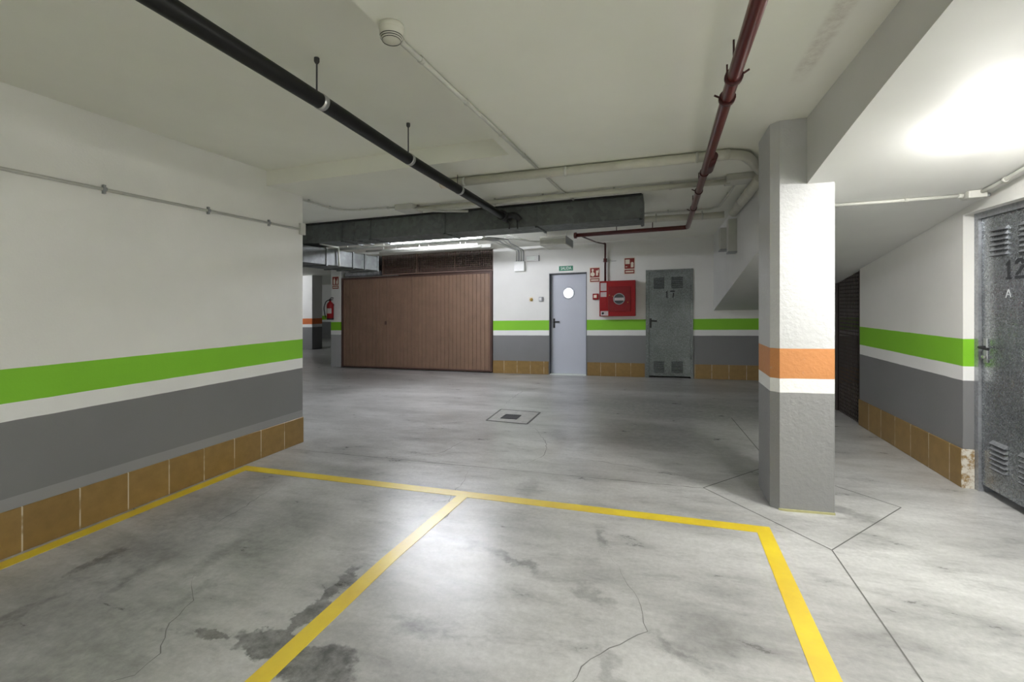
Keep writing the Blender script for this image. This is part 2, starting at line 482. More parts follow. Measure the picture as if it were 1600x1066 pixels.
def text_mesh(mb, txt, frame, size, depth=0.001, align='CENTER', sx=1.0):
    cu = bpy.data.curves.new('txt', 'FONT'); cu.body = txt; cu.size = size; cu.align_x = align; cu.align_y = 'CENTER'
    cu.extrude = depth / 2; cu.resolution_u = 3
    ob = bpy.data.objects.new('txt', cu); COL.objects.link(ob)
    dg = bpy.context.evaluated_depsgraph_get(); dg.update()
    me = bpy.data.meshes.new_from_object(ob.evaluated_get(dg))
    o, U, V, Nn = [Vector(x) for x in frame]
    b = bmesh.new(); b.from_mesh(me)
    for v in b.verts: v.co = o + U * (v.co.x * sx) + V * v.co.y + Nn * v.co.z
    mb._join(b)
    bpy.data.objects.remove(ob); bpy.data.curves.remove(cu); bpy.data.meshes.remove(me)

# ------------------------------------------------------------------ the setting
XL, XR, YB, ZC, ZR = -3.60, 2.11, 8.93, 2.60, 2.745
RAMP = [(-4.0, 2.51), (-0.6, 2.51), (0.4, 2.490), (1.1, 2.450), (1.5, 2.417), (1.886, 2.378), (2.2, 2.341), (2.5, 2.303), (2.8, 2.262), (3.1, 2.217), (3.45, 2.163), (3.8, 2.106), (4.2, 2.038), (5.0, 1.897), (8.95, 1.235)]
def ramp_z(y):
    for (y0, z0), (y1, z1) in zip(RAMP, RAMP[1:]):
        if y0 <= y <= y1: return z0 + (z1 - z0) * (y - y0) / (y1 - y0)
    return RAMP[0][1]

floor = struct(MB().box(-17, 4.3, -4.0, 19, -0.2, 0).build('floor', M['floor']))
b = MB()
b.box(-1.14, 2.8, -4.0, 3.43, ZC, 3.0)
b.box(-17, 4.3, 3.43, 19, ZC, 3.0)
b.box(-3.9, -1.14, -4.0, 3.43, ZR, 3.0)
struct(b.build('ceiling', M['ceiling']))
# ramp slab rising towards the camera: soffit and side beam in one body
poly = [(y, z) for y, z in RAMP] + [(8.95, 2.62), (-4.0, 2.62)]
struct(MB().prism(poly, 'x', 0.92, 4.3).build('ramp_slab', M['ramp']))

struct(MB().box(-3.9, XL, -4.0, 3.9, 0, 2.8, bev=0.006).build('wall_left', M['wall_left']))
# the back wall with openings for the two doors
b = MB()
DS0, DS1, DST = -2.12, -1.365, 2.03       # grey door opening
DG0, DG1, DGT = -0.243, 0.563, 2.015      # storage door opening
b.box(-3.32, DS0, YB, YB + 0.22, 0, ZC)
b.box(DS1, DG0, YB, YB + 0.22, 0, ZC)
b.box(DG1, 4.3, YB, YB + 0.22, 0, ZC)
b.box(DS0, DS1, YB, YB + 0.22, DST, ZC)
b.box(DG0, DG1, YB, YB + 0.22, DGT, ZC)
b.box(DS0, DG1, YB + 0.18, YB + 0.22, 0, 2.2)
struct(b.build('wall_back', M['wall_green']))
# the right wall, stopping at the mesh enclosure, with the opening of the near storage door
RD0, RD1, RDT = 3.36, 4.19, 2.0
b = MB()
b.box(XR, 2.5, RD1, 6.0, 0, 2.35)
b.box(XR, 2.5, RD0, RD1, RDT, 2.45)
b.box(XR, 2.5, -4.0, RD0, 0, 2.56)
struct(b.build('wall_right', M['wall_green']))
struct(MB().box(-3.9, 2.5, -4.15, -4.0, 0, 2.8).build('wall_near', M['wall_green']))
# beyond the left wall: lane with columns, store behind the gate
struct(MB().box(-17, 4.3, 18.4, 18.6, 0, ZC).build('wall_far', M['wall_green']))
struct(MB().box(-17.2, -17, 3.0, 18.6, 0, ZC).build('wall_outer', M['wall_green']))
struct(MB().box(-17, -3.9, 3.0, 3.2, 0, ZC).build('wall_lane', M['wall_green']))
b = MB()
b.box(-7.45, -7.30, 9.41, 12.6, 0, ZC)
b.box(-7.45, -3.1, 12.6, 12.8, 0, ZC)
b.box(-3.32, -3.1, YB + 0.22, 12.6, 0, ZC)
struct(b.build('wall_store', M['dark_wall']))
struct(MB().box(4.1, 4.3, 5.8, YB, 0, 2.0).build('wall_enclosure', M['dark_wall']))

# tile skirting
struct(MB().box(XL, XL + 0.012, -4.0, 3.9, 0, 0.268, bev=0.003, seg=1).build('baseboard_left', M['tile_left']))
b = MB()
b.box(XR - 0.012, XR, RD1, 6.0, 0, 0.285, bev=0.003, seg=1)
bb = struct(b.build('baseboard_right', M['tile_right']))
MB().box(XR - 0.012, XR + 0.064, RD1 - 0.01, RD1, 0, 0.285, bev=0.002, seg=1).build('reveal_tile', M['tile_worn'], bb)['label'] = 'tile stub smeared with white plaster'
b = MB()
for x0, x1 in ((-3.32, DS0 - 0.01), (DS1 + 0.01, DG0 - 0.03), (DG1 + 0.03, 4.0)):
    b.box(x0, x1, YB - 0.012, YB, 0, 0.262, bev=0.003, seg=1)
struct(b.build('baseboard_back', M['tile_back']))

# joints and cracks of the concrete floor
def strip(name, pts, w, mat, jitter=0.0, z=0.0012, parent=floor, taper=False):
    P = [Vector((x, y, 0)) for x, y in pts]
    if jitter:
        Q = [P[0]]
        for a, c in zip(P, P[1:]):
            k = max(2, int((c - a).length / 0.05))
            nrm = Vector((-(c - a).y, (c - a).x, 0)).normalized()
            for i in range(1, k + 1):
                q = a.lerp(c, i / k)
                if i < k: q = q + nrm * random.uniform(-jitter, jitter)
                Q.append(q)
        P = Q
    b = MB(); bm = b.bm; prev = None; n = len(P)
    for i, p in enumerate(P):
        t = (P[min(i + 1, n - 1)] - P[max(i - 1, 0)]).normalized(); s = Vector((-t.y, t.x, 0))
        ww = w * (random.uniform(0.5, 1.3) if jitter else 1)
        if taper: ww *= max(0.15, math.sin(math.pi * min(0.97, max(0.03, i / (n - 1)))))
        cur = (bm.verts.new(p + s * ww / 2 + Vector((0, 0, z))), bm.verts.new(p - s * ww / 2 + Vector((0, 0, z))))
        if prev: bm.faces.new([prev[0], prev[1], cur[1], cur[0]])
        prev = cur
    return b.build(name, mat, parent)

strip('joint', [(-3.6, 3.66), (0.31, 3.69)], 0.006, M['joint'], 0.0015)
strip('joint', [(0.31, 3.70), (0.912, 2.965)], 0.008, M['joint'])
strip('joint', [(0.912, 2.965), (1.53, 3.69)], 0.007, M['joint'])
strip('joint', [(1.53, 3.69), (0.90, 4.36)], 0.007, M['joint'])
strip('joint', [(0.90, 4.36), (0.31, 3.70)], 0.008, M['joint'])
strip('joint', [(0.90, 4.36), (0.815, 6.0)], 0.008, M['joint'])
strip('joint', [(0.912, 2.965), (0.894, -3.5)], 0.007, M['joint'])
for pts in (
    [(-1.47, 5.15), (-1.27, 4.85), (-1.08, 4.45), (-1.03, 4.1), (-1.12, 3.85), (-1.25, 3.68)],
    [(-2.04, 5.80), (-2.12, 6.4), (-2.13, 7.1), (-1.75, 7.75)],
    [(-1.55, 3.62), (-1.49, 3.30), (-1.48, 3.08), (-1.35, 2.75), (-1.40, 2.50)],
    [(-2.95, 2.95), (-2.85, 2.62), (-2.78, 2.25), (-2.9, 2.1)],
    [(-2.36, 1.78), (-2.15, 1.62), (-2.10, 1.47), (-1.95, 1.33), (-1.93, 1.22), (-2.1, 1.0)],
    [(-0.28, 2.62), (-0.12, 2.28), (-0.05, 2.02), (-0.26, 1.8), (-0.40, 1.5), (-0.62, 1.2)],
    [(-2.4, 3.64), (-2.0, 3.95), (-1.9, 4.6)],
    [(-3.2, 6.2), (-2.7, 6.6), (-2.62, 7.0)],
    [(-0.95, 4.15), (-0.35, 4.05), (0.1, 3.95), (0.33, 3.85)],
    [(-2.05, 5.25), (-2.5, 4.9), (-2.9, 4.55)],
):
    strip('crack', pts, 0.0045, M['crack'], 0.012, taper=True)

# ------------------------------------------------------------------ yellow bay markings
def marking(poly, label):
    o = MB().prism(poly, 'z', 0.0, 0.002).build('bay_line', M['line'])
    tag(o, label, 'floor marking', 'yellow bay lines')
marking([(-3.555, -3.5), (-3.455, -3.5), (-3.455, 3.07), (-3.555, 3.07)], 'yellow painted bay line along the foot of the tiled left wall')
marking([(-3.555, 3.07), (0.642, 3.07), (0.642, 3.16), (-3.555, 3.165)], 'long yellow painted line closing the front of the two parking bays')
marking([(-1.53, -3.5), (-1.435, -3.5), (-1.40, 1.3), (-1.395, 2.2), (-1.345, 3.07), (-1.43, 3.07), (-1.48, 2.2), (-1.49, 1.3)], 'yellow painted line dividing the two parking bays, crossed by the bright glare')
marking([(0.50, -3.5), (0.60, -3.5), (0.635, 1.93), (0.642, 3.07), (0.558, 3.07), (0.54, 1.93)], 'bright yellow painted bay line nearest the pillar, running to the bottom edge')

# ------------------------------------------------------------------ pillar and far columns
pil = [(0.76, 3.44), (1.075, 3.455), (1.085, 3.475), (1.085, 3.86), (0.712, 3.86), (0.712, 3.49)]
b = MB(); b.prism(pil, 'z', 0, ZC - 0.001)
p = thing('concrete_pillar', 'thick rough white pillar with an orange band and grey base, beside the ramp', 'pillar', (0.9, 3.65, 0))
p['kind'] = 'thing'
b.build('shaft', M['pillar'], p)
b = MB()
ring = [(0.752, 3.437), (0.80, 3.428), (0.92, 3.438), (1.08, 3.448), (1.082, 3.46), (0.76, 3.445)]
b.prism(ring, 'z', 0, 0.012)
b.build('base_residue', M['moss'], p)

def column(x0, x1, y0, y1, mat, label):
    o = MB().box(x0, x1, y0, y1, 0, ZC, bev=0.015).build('concrete_column', mat)
    tag(o, label, 'column'); o['kind'] = 'thing'
column(-12.05, -11.55, 12.95, 13.45, M['column_far'], 'distant white column with a dark orange band, far down the lane on the left')
column(-7.57, -7.275, 9.10, 9.40, M['column_green'], 'white column with green band beside the brown gate, carrying the fire extinguisher')

# ------------------------------------------------------------------ brown garage gate
GA, GB = Vector((-7.255, 9.11, 0)), Vector((-3.335, 8.925, 0))
def gate_pt(t, d, z):
    u = (GB - GA).normalized(); n = Vector((u.y, -u.x, 0))   # n points towards the camera
    q = GA + u * t + n * d
    return (q.x, q.y, z)
GW = (GB - GA).length
g = thing('garage_gate', 'wide brown ribbed metal garage gate under the wire mesh', 'garage door', ((GA.x + GB.x) / 2, 9.02, 0))
def gate_box(b, t0, t1, d0, d1, z0, z1):
    vs = [b.bm.verts.new(gate_pt(t, d, z)) for z in (z0, z1) for d in (d0, d1) for t in (t0, t1)]
    for f in ((0, 2, 3, 1), (4, 5, 7, 6), (0, 1, 5, 4), (2, 6, 7, 3), (0, 4, 6, 2), (1, 3, 7, 5)):
        b.bm.faces.new([vs[i] for i in f])
npan = 4
for k in range(npan):
    b = MB(); t0, t1 = 0.05 + (GW - 0.1) * k / npan + 0.003, 0.05 + (GW - 0.1) * (k + 1) / npan - 0.003
    prof = []; nr = 10; pit = (t1 - t0) / nr
    for i in range(nr):
        a = t0 + i * pit
        prof += [(a, 0.0), (a + pit * 0.66, 0.0), (a + pit * 0.70, -0.016), (a + pit * 0.96, -0.016)]
    prof.append((t1, 0.0))
    lo = [b.bm.verts.new(gate_pt(t, d, 0.045)) for t, d in prof]; hi = [b.bm.verts.new(gate_pt(t, d, 2.09)) for t, d in prof]
    for i in range(len(prof) - 1): b.bm.faces.new([lo[i], lo[i + 1], hi[i + 1], hi[i]])
    lo2 = [b.bm.verts.new(gate_pt(t, -0.03, 0.045)) for t in (t0, t1)]; hi2 = [b.bm.verts.new(gate_pt(t, -0.03, 2.09)) for t in (t0, t1)]
    b.bm.faces.new([lo2[0], hi2[0], hi2[1], lo2[1]])
    b.build('gate_panel', M['brown'], g)
b = MB(); gate_box(b, 0, 0.05, -0.03, 0.012, 0.02, 2.135); gate_box(b, GW - 0.05, GW, -0.03, 0.012, 0.02, 2.135)
gate_box(b, 0.05, GW - 0.05, -0.03, 0.010, 2.09, 2.135); gate_box(b, 0.05, GW - 0.05, -0.03, 0.012, 0.02, 0.05)
b.build('gate_frame', M['brown_dark'], g)
b = MB(); gate_box(b, 0.02, 1.6, -0.02, 0.02, 2.137, 2.150)
b.build('top_rail', M['rail'], g)['label'] = 'bare shiny metal rail'
b = MB()
b.box(-6.02, -5.98, 9.04, 9.06, 1.02, 1.10); b.build('lock', M['brown_dark'], g)

# wire mesh over the gate
mh = thing('wire_mesh_screen', 'brown wire mesh panel closing the gap above the garage gate', 'mesh panel', (-4.9, 9.0, 2.17))
MX0, MX1, MZ0, MZ1 = -6.05, -3.335, 2.17, 2.595
b = MB()
x = MX0
while x < MX1:
    b.box(x, x + 0.009, 9.0, 9.009, MZ0, MZ1); x += 0.042
z = MZ0
while z < MZ1:
    b.box(MX0, MX1, 9.009, 9.018, z, z + 0.009); z += 0.042
b.build('wire_grid', M['wire'], mh)
for xx in (-6.05, -5.17, -4.24, -3.355):
    MB().box(xx, xx + 0.022, 8.985, 9.02, MZ0 - 0.01, MZ1 + 0.004).build('mesh_post', M['wire'], mh)
MB().box(MX0, MX1, 8.985, 9.02, MZ0 - 0.018, MZ0 + 0.004).build('bottom_rail', M['wire'], mh)

# dark mesh of the enclosure under the ramp
e = thing('wire_mesh_screen', 'dark brown wire mesh closing the low space under the ramp, behind the pillar', 'mesh panel', (2.14, 7.4, 0))
b = MB(); y = 6.0
while y < 8.9:
    b.box(2.13, 2.138, y, y + 0.010, 0.0, ramp_z(y) - 0.005); y += 0.045
z = 0.02
while z < 1.72:
    ye = 8.9 if z < 1.24 else 5.0 + (1.897 - z) / (1.897 - 1.235) * 3.95
    b.box(2.138, 2.146, 6.0, min(8.9, ye), z, z + 0.014); z += 0.045
b.build('wire_grid', M['mesh_dark'], e)
b = MB(); b.box(2.112, 2.15, 6.72, 6.76, 0, ramp_z(6.76) - 0.002); b.build('mesh_post', M['mesh_dark'], e)
b = MB(); b.box(2.115, 2.15, 6.0, 6.03, 0, ramp_z(6.03) - 0.002); b.build('mesh_post', M['mesh_dark'], e)

# ------------------------------------------------------------------ grey exit door
LEAF_Y = YB + 0.115
d = thing('door_1', 'plain grey blue metal door with a round lit porthole, under the green exit sign', 'door', ((DS0 + DS1) / 2, YB + 0.1, 0))
struct(d)
b = MB()
b.box(DS0, DS0 + 0.012, YB - 0.004, YB + 0.16, 0, DST); b.box(DS1 - 0.012, DS1, YB - 0.004, YB + 0.16, 0, DST)
b.box(DS0, DS1, YB - 0.004, YB + 0.16, DST - 0.014, DST)
b.build('door_frame', M['frame_dark'], d)
cx, cz, pr = -1.75, 1.63, 0.098
b = MB(); bm = b.bm
n = 48
x0, x1, z0, z1 = DS0 + 0.016, DS1 - 0.014, 0.012, DST - 0.018
outer, inner = [], []
for k in range(n):
    a = 2 * math.pi * k / n; dx, dz = math.cos(a), math.sin(a)
    ts = []
    if dx > 1e-9: ts.append((x1 - cx) / dx)
    if dx < -1e-9: ts.append((x0 - cx) / dx)
    if dz > 1e-9: ts.append((z1 - cz) / dz)
    if dz < -1e-9: ts.append((z0 - cz) / dz)
    t = min(ts)
    outer.append((cx + dx * t, cz + dz * t)); inner.append((cx + dx * pr, cz + dz * pr))
corners = [(x0, z0), (x1, z0), (x1, z1), (x0, z1)]
def ring_faces(yy):
    vo = [bm.verts.new((u, yy, v)) for u, v in outer]; vi = [bm.verts.new((u, yy, v)) for u, v in inner]
    for k in range(n):
        k2 = (k + 1) % n
        a, c = outer[k], outer[k2]
        extra = [q for q in corners if (abs(a[0] - q[0]) < 1e-6 or abs(a[1] - q[1]) < 1e-6) and (abs(c[0] - q[0]) < 1e-6 or abs(c[1] - q[1]) < 1e-6)
                 and not (abs(a[0] - c[0]) < 1e-6 or abs(a[1] - c[1]) < 1e-6)]
        if extra:
            bm.faces.new([vi[k], vo[k], bm.verts.new((extra[0][0], yy, extra[0][1])), vo[k2], vi[k2]])
        else:
            bm.faces.new([vi[k], vo[k], vo[k2], vi[k2]])
    return vi
f1 = ring_faces(LEAF_Y); f2 = ring_faces(LEAF_Y + 0.045)
for k in range(n): bm.faces.new([f1[k], f1[(k + 1) % n], f2[(k + 1) % n], f2[k]])
leaf = b.build('door_leaf', M['door_grey'], d)
MB().lathe((cx, LEAF_Y, cz), (0, -1, 0), [(0.099, -0.02), (0.099, 0.008), (0.112, 0.012), (0.124, 0.006), (0.128, 0.0)], 40).build('porthole_ring', M['door_grey'], d)
MB().lathe((cx, LEAF_Y + 0.02, cz), (0, -1, 0), [(0.0, 0.002), (0.1, 0.002), (0.1, -0.004), (0.0, -0.004)], 40).build('porthole_glass', M['porthole'], d)['label'] = 'round pane lit from the room behind'
b = MB(); b.box(-2.062, -2.022, LEAF_Y - 0.008, LEAF_Y, 0.93, 1.12, bev=0.004); hp = b.build('handle_plate', M['blackplastic'], d)
MB().tube(fillet([(-2.042, LEAF_Y - 0.004, 1.06), (-2.042, LEAF_Y - 0.05, 1.06), (-1.92, LEAF_Y - 0.05, 1.055)], 0.02), 0.010, 10).build('lever', M['blackplastic'], hp)
MB().box(DS0 + 0.012, DS1 - 0.012, YB - 0.005, YB + 0.15, 0, 0.010).build('threshold', M['sign_white'], d)['label'] = 'pale threshold strip'

# ------------------------------------------------------------------ galvanised storage doors
def louvre_x(x0, x1, zlist, yface, mb):
    for z in zlist:
        mb.prism([(yface + 0.002, z - 0.012), (yface - 0.018, z - 0.011), (yface + 0.002, z + 0.012)], 'x', x0, x1)
def slots_x(x0, x1, zlist, yface, mb):
    for z in zlist: mb.box(x0 + 0.004, x1 - 0.004, yface - 0.0175, yface - 0.001, z - 0.0165, z - 0.0118)
def slots_y(y0, y1, zlist, xface, mb):
    for z in zlist: mb.box(xface - 0.0195, xface - 0.001, y0 + 0.004, y1 - 0.004, z - 0.0175, z - 0.0128)
def louvre_y(y0, y1, zlist, xface, mb):
    for z in zlist:
        mb.prism([(xface + 0.002, z - 0.013), (xface - 0.020, z - 0.012), (xface + 0.002, z + 0.013)], 'y', y0, y1)

d = thing('door_2', 'dark galvanised storage door numbered 17 beside the red hose cabinet', 'door', ((DG0 + DG1) / 2, YB + 0.05, 0))
struct(d)
b = MB()
b.box(DG0 - 0.012, DG0 + 0.045, YB - 0.018, YB + 0.09, 0, DGT); b.box(DG1 - 0.03, DG1 + 0.012, YB - 0.018, YB + 0.09, 0, DGT)
b.box(DG0 + 0.045, DG1 - 0.03, YB - 0.018, YB + 0.09, DGT - 0.045, DGT)
b.build('door_frame', M['galv_door_dark'], d)
LY = YB - 0.008
MB().box(DG0 + 0.047, DG1 - 0.032, LY, YB + 0.035, 0.035, DGT - 0.047).build('door_leaf', M['galv_door_dark'], d)
for z0 in (1.66, 0.10):
    for xa, xb in ((-0.115, 0.075), (0.20, 0.40)):
        b = MB(); louvre_x(xa, xb, [z0 + 0.02 + 0.036 * i for i in range(6)], LY, b)
        lv = b.build('louvre_vent', M['galv_door_dark'], d)
        b = MB(); slots_x(xa, xb, [z0 + 0.02 + 0.036 * i for i in range(6)], LY, b); b.build('vent_slot', M['stencil'], lv)
b = MB()
fr = ((0.155, LY - 0.001, 1.555), (1, 0, 0), (0, 0, 1), (0, -1, 0))
b.poly_on([(-0.055, -0.065), (-0.015, -0.065), (-0.015, -0.055), (-0.022, -0.055), (-0.022, 0.065), (-0.045, 0.05), (-0.055, 0.03), (-0.044, 0.03), (-0.044, -0.055), (-0.055, -0.055)], fr)
b.poly_on([(0.025, 0.04), (0.105, 0.04), (0.105, 0.065), (0.025, 0.065)], fr)
b.poly_on([(0.06, -0.065), (0.085, -0.065), (0.097, 0.025), (0.075, 0.025)], fr)
b.build('number', M['stencil'], d)['label'] = 'black stencilled number 17'
b = MB(); b.box(-0.185, -0.150, LY - 0.010, LY, 0.93, 1.11, bev=0.004); hp = b.build('handle_plate', M['blackplastic'], d)
MB().tube(fillet([(-0.168, LY - 0.004, 1.065), (-0.168, LY - 0.05, 1.065), (-0.055, LY - 0.05, 1.06)], 0.02), 0.010, 10).build('lever', M['blackplastic'], hp)
for z in (0.35, 1.62):
    MB().tube([(DG1 - 0.025, LY - 0.012, z), (DG1 - 0.025, LY - 0.012, z + 0.09)], 0.009, 10).build('hinge', M['galv_door_dark'], d)

XD = 2.20                                    # near storage door on the right
d = thing('door_3', 'near galvanised storage door numbered 12 in the wall under the ramp', 'door', (XD, (RD0 + RD1) / 2, 0))
struct(d)
b = MB()
b.box(XD - 0.025, XD + 0.06, RD1 - 0.045, RD1, 0, RDT); b.box(XD - 0.025, XD + 0.06, RD0, RD0 + 0.04, 0, RDT)
b.box(XD - 0.025, XD + 0.06, RD0 + 0.04, RD1 - 0.045, RDT - 0.045, RDT)
b.build('door_frame', M['galv_frame'], d)
MB().box(XD - 0.006, XD + 0.035, RD0 + 0.042, RD1 - 0.048, 0.055, RDT - 0.047).build('door_leaf', M['galv_door'], d)
for z0 in (1.67, 0.20):
    for ya, yb in ((3.885, 4.035), (3.60, 3.765)):
        b = MB(); louvre_y(ya, yb, [z0 + 0.02 + 0.034 * i for i in range(6)], XD - 0.006, b)
        lv = b.build('louvre_vent', M['galv_frame'], d)
        b = MB(); slots_y(ya, yb, [z0 + 0.02 + 0.034 * i for i in range(6)], XD - 0.006, b); b.build('vent_slot', M['stencil'], lv)
b = MB()
fr = ((XD - 0.008, 3.84, 1.575), (0, -1, 0), (0, 0, 1), (-1, 0, 0))
b.poly_on([(-0.06, -0.065), (-0.012, -0.065), (-0.012, -0.052), (-0.024, -0.052), (-0.024, 0.065), (-0.045, 0.052), (-0.062, 0.03), (-0.046, 0.03), (-0.046, -0.052), (-0.06, -0.052)], fr)
b.poly_on([(0.02, 0.03), (0.045, 0.03), (0.052, 0.046), (0.072, 0.046), (0.078, 0.03), (0.102, 0.03), (0.098, 0.05), (0.08, 0.066), (0.045, 0.066), (0.026, 0.05)], fr)
b.poly_on([(0.078, 0.022), (0.102, 0.022), (0.09, 0.0), (0.05, -0.04), (0.022, -0.04), (0.06, -0.002)], fr)
b.poly_on([(0.02, -0.065), (0.104, -0.065), (0.104, -0.046), (0.02, -0.046)], fr)
b.build('number', M['stencil'], d)['label'] = 'faded stencilled number 12'
b = MB()
fr = ((XD - 0.008, 3.875, 1.415), (0, -1, 0), (0, 0, 1), (-1, 0, 0))
for q in ([(-0.03, -0.028), (-0.022, -0.028), (0.0, 0.02), (-0.008, 0.024)], [(-0.004, 0.03), (0.004, 0.028), (0.024, -0.022), (0.016, -0.026)], [(-0.018, -0.012), (0.014, -0.006), (0.014, -0.001), (-0.018, -0.006)]):
    b.poly_on(q, fr)
b.build('scratched_letter', M['scratch'], d)['label'] = 'pale scratched letter A'
b = MB(); b.box(XD - 0.016, XD - 0.006, 4.075, 4.112, 0.93, 1.10, bev=0.004); hp = b.build('handle_plate', M['grey'], d)
MB().tube(fillet([(XD - 0.008, 4.093, 1.04), (XD - 0.055, 4.093, 1.04), (XD - 0.058, 3.985, 1.035)], 0.02), 0.010, 10).build('lever', M['blackplastic'], hp)
MB().tube([(XD - 0.008, 4.093, 0.97), (XD - 0.03, 4.093, 0.97)], 0.011, 10).build('keyhole', M['steel'], hp)

# ------------------------------------------------------------------ lamps
def bulkhead(x, y, label, mat='lamp_ramp'):
    z = ramp_z(y)
    t = thing('bulkhead_lamp', label, 'lamp', (x, y, z), 'round lamps under the ramp')
    sl = (ramp_z(y + 0.2) - ramp_z(y - 0.2)) / 0.4
    ax = Vector((0, sl, -1)).normalized()
    MB().lathe((x, y, z + 0.004), ax, [(0.0, 0), (0.132, 0), (0.132, 0.018), (0.12, 0.020)], 40).build('lamp_base', M['plastic'], t)
    MB().lathe((x, y, z), ax, [(0.10, 0.017), (0.149, 0.018), (0.148, 0.026), (0.13, 0.044), (0.09, 0.058), (0.0, 0.066)], 40).build('diffuser', M[mat], t)
    return t
bulkhead(1.585, 2.83, 'round glowing bulkhead lamp under the white ramp soffit, above the near storage door')
bulkhead(1.585, 0.1, 'added unseen round bulkhead lamp further up the ramp soffit, above the camera', 'fill_ramp')

def batten(x0, x1, y, z, label, mat='lamp_tube', group=None):
    t = thing('tube_lamp', label, 'lamp', ((x0 + x1) / 2, y, z), group)
    MB().box(x0, x1, y - 0.045, y + 0.045, z - 0.035, z, bev=0.006).build('housing', M['plastic'], t)
    MB().tube([(x0 + 0.03, y, z - 0.055), (x1 - 0.03, y, z - 0.055)], 0.022, 14).build('tube', M[mat], t)
    if z < ZC - 0.02:
        for xx in (x0 + 0.25, x1 - 0.25):
            MB().tube([(xx, y, z - 0.01), (xx, y, ZC + 0.002)], 0.006, 8).build('hanger', M['conduit'], t)
    for xx in (x0 + 0.012, x1 - 0.03):
        MB().box(xx, xx + 0.018, y - 0.03, y + 0.03, z - 0.085, z - 0.035, bev=0.004).build('end_socket', M['plastic'], t)
    return t
batten(-4.12, -2.50, 6.35, 2.47, 'long bright tube lamp hanging just behind the big ventilation duct')
batten(-13.6, -12.1, 10.9, 2.60, 'added unseen tube lamp on the ceiling of the far lane', 'fill_far')
batten(-1.45, 0.05, -2.6, 2.60, 'added unseen tube lamp on the ceiling behind the parking bays', 'fill_near')

# ------------------------------------------------------------------ ventilation ducts
t = thing('ventilation_duct', 'long square grey sheet metal duct running across under the ceiling', 'duct', (-2.4, 5.4, 2.33))
DX0, DX1 = -5.6, -0.19
MB().prism([(5.2, 2.335), (5.2, 2.598), (5.65, 2.598), (5.65, 2.335)], 'x', DX0, DX1).build('duct_body', M['galv'], t)
for xx in (-4.15, -3.96, -3.70, -2.6, -1.4, -0.215):
    b = MB(); w = 0.025
    b.box(xx, xx + w, 5.188, 5.20, 2.315, 2.60); b.box(xx, xx + w, 5.188, 5.662, 2.318, 2.335); b.box(xx, xx + w, 5.65, 5.662, 2.315, 2.60)
    b.build('duct_flange', M['galv'], t)
b = MB(); b.box(-0.19, -0.178, 5.19, 5.66, 2.32, 2.60); b.build('end_cap', M['galv'], t)
MB().box(DX0, DX1, 5.15, 5.20, 2.585, 2.60).build('top_shadow_line', M['blackplastic'], t)  # dark strip painting the shadow line where duct meets ceiling

t = thing('branch_duct', 'lower grey duct branching back over the brown gate, left of the tube lamp', 'duct', (-4.85, 5.9, 2.05))
MB().box(-5.15, -4.62, 5.0, 6.74, 2.05, 2.285, bev=0.004).build('duct_body', M['galv'], t)
for yy in (5.45, 6.05, 6.35, 6.71):
    b = MB(); b.box(-5.165, -4.605, yy, yy + 0.03, 2.035, 2.297); b.build('duct_flange', M['galv'], t)
MB().tube(fillet([(-4.585, 5.3, 2.335), (-4.585, 5.68, 2.325), (-4.585, 5.70, 2.04)], 0.03), 0.017, 10).build('strap', M['conduit'], t)
# crinkled flexible hose lying behind it on the gate rail
b = MB(); pts, rad = [], []
for i in range(46):
    k = i / 45
    pts.append((-7.12 + 0.98 * k, 9.10 - 0.045 * k, 2.213 + 0.003 * math.sin(9 * k))); rad.append(0.046 + 0.009 * (i % 2))
b.tube(pts, rad, 14)
tag(b.build('flexible_hose', M['foil']), 'silver crinkled flexible hose lying on top of the gate', 'hose')

# ------------------------------------------------------------------ pipes
def run(name, label, cat, pts, r, mat, fil=0.0, n=14, group=None):
    t = thing(name, label, cat, pts[0], group)
    p = fillet(pts, fil) if fil else [Vector(q) for q in pts]
    MB().tube(p, r, n).build('pipe_run', M[mat], t)
    return t
def clip_x(t, x, y, z, r, mat, top=ZC):
    """saddle clip on a pipe along x"""
    b = MB(); b.tube([(x - 0.011, y, z), (x + 0.011, y, z)], r + 0.004, 14)
    b.box(x - 0.008, x + 0.008, y - 0.006, y + 0.006, z, top); b.build('clip', M[mat], t)
def clip_y(t, x, y, z, r, mat, top=ZC):
    b = MB(); b.tube([(x, y - 0.011, z), (x, y + 0.011, z)], r + 0.004, 14)
    b.box(x - 0.006, x + 0.006, y - 0.008, y + 0.008, z, top); b.build('clip', M[mat], t)

# black drain pipe on threaded rods
t = run('drain_pipe', 'thick black pipe hanging on rods along the ceiling above the parking bays', 'pipe',
        [(-1.75, -3.9, 2.60), (-1.75, 1.18, 2.545), (-1.75, 2.02, 2.527), (-1.75, 2.946, 2.488), (-1.75, 3.86, 2.470), (-1.75, 5.12, 2.448)], 0.041, 'black', n=20)
for y, zc in ((1.99, 2.527), (2.92, 2.491)):
    MB().tube([(-1.745, y, zc + 0.03), (-1.745, y, ZR + 0.002)], 0.0045, 8).build('hanger_rod', M['iron'], t)
    MB().lathe((-1.745, y, ZR), (0, 0, -1), [(0, -0.002), (0.014, -0.002), (0.014, 0.02), (0.008, 0.03), (0, 0.03)], 12).build('rod_anchor', M['iron'], t)
for y, zc in ((2.03, 2.527), (2.946, 2.49), (3.82, 2.471)):
    MB().tube([(-1.75, y - 0.018, zc + 0.0004), (-1.75, y + 0.018, zc)], 0.0435, 20).build('pipe_clamp', M['steel'], t)
MB().tube([(-1.75, 3.78, 2.50), (-1.75, 3.78, ZC + 0.002)], 0.004, 8).build('hanger_rod', M['iron'], t)
b = MB(); b.tube([(-1.75, 4.98, 2.457), (-1.75, 5.19, 2.452)], 0.058, 18)
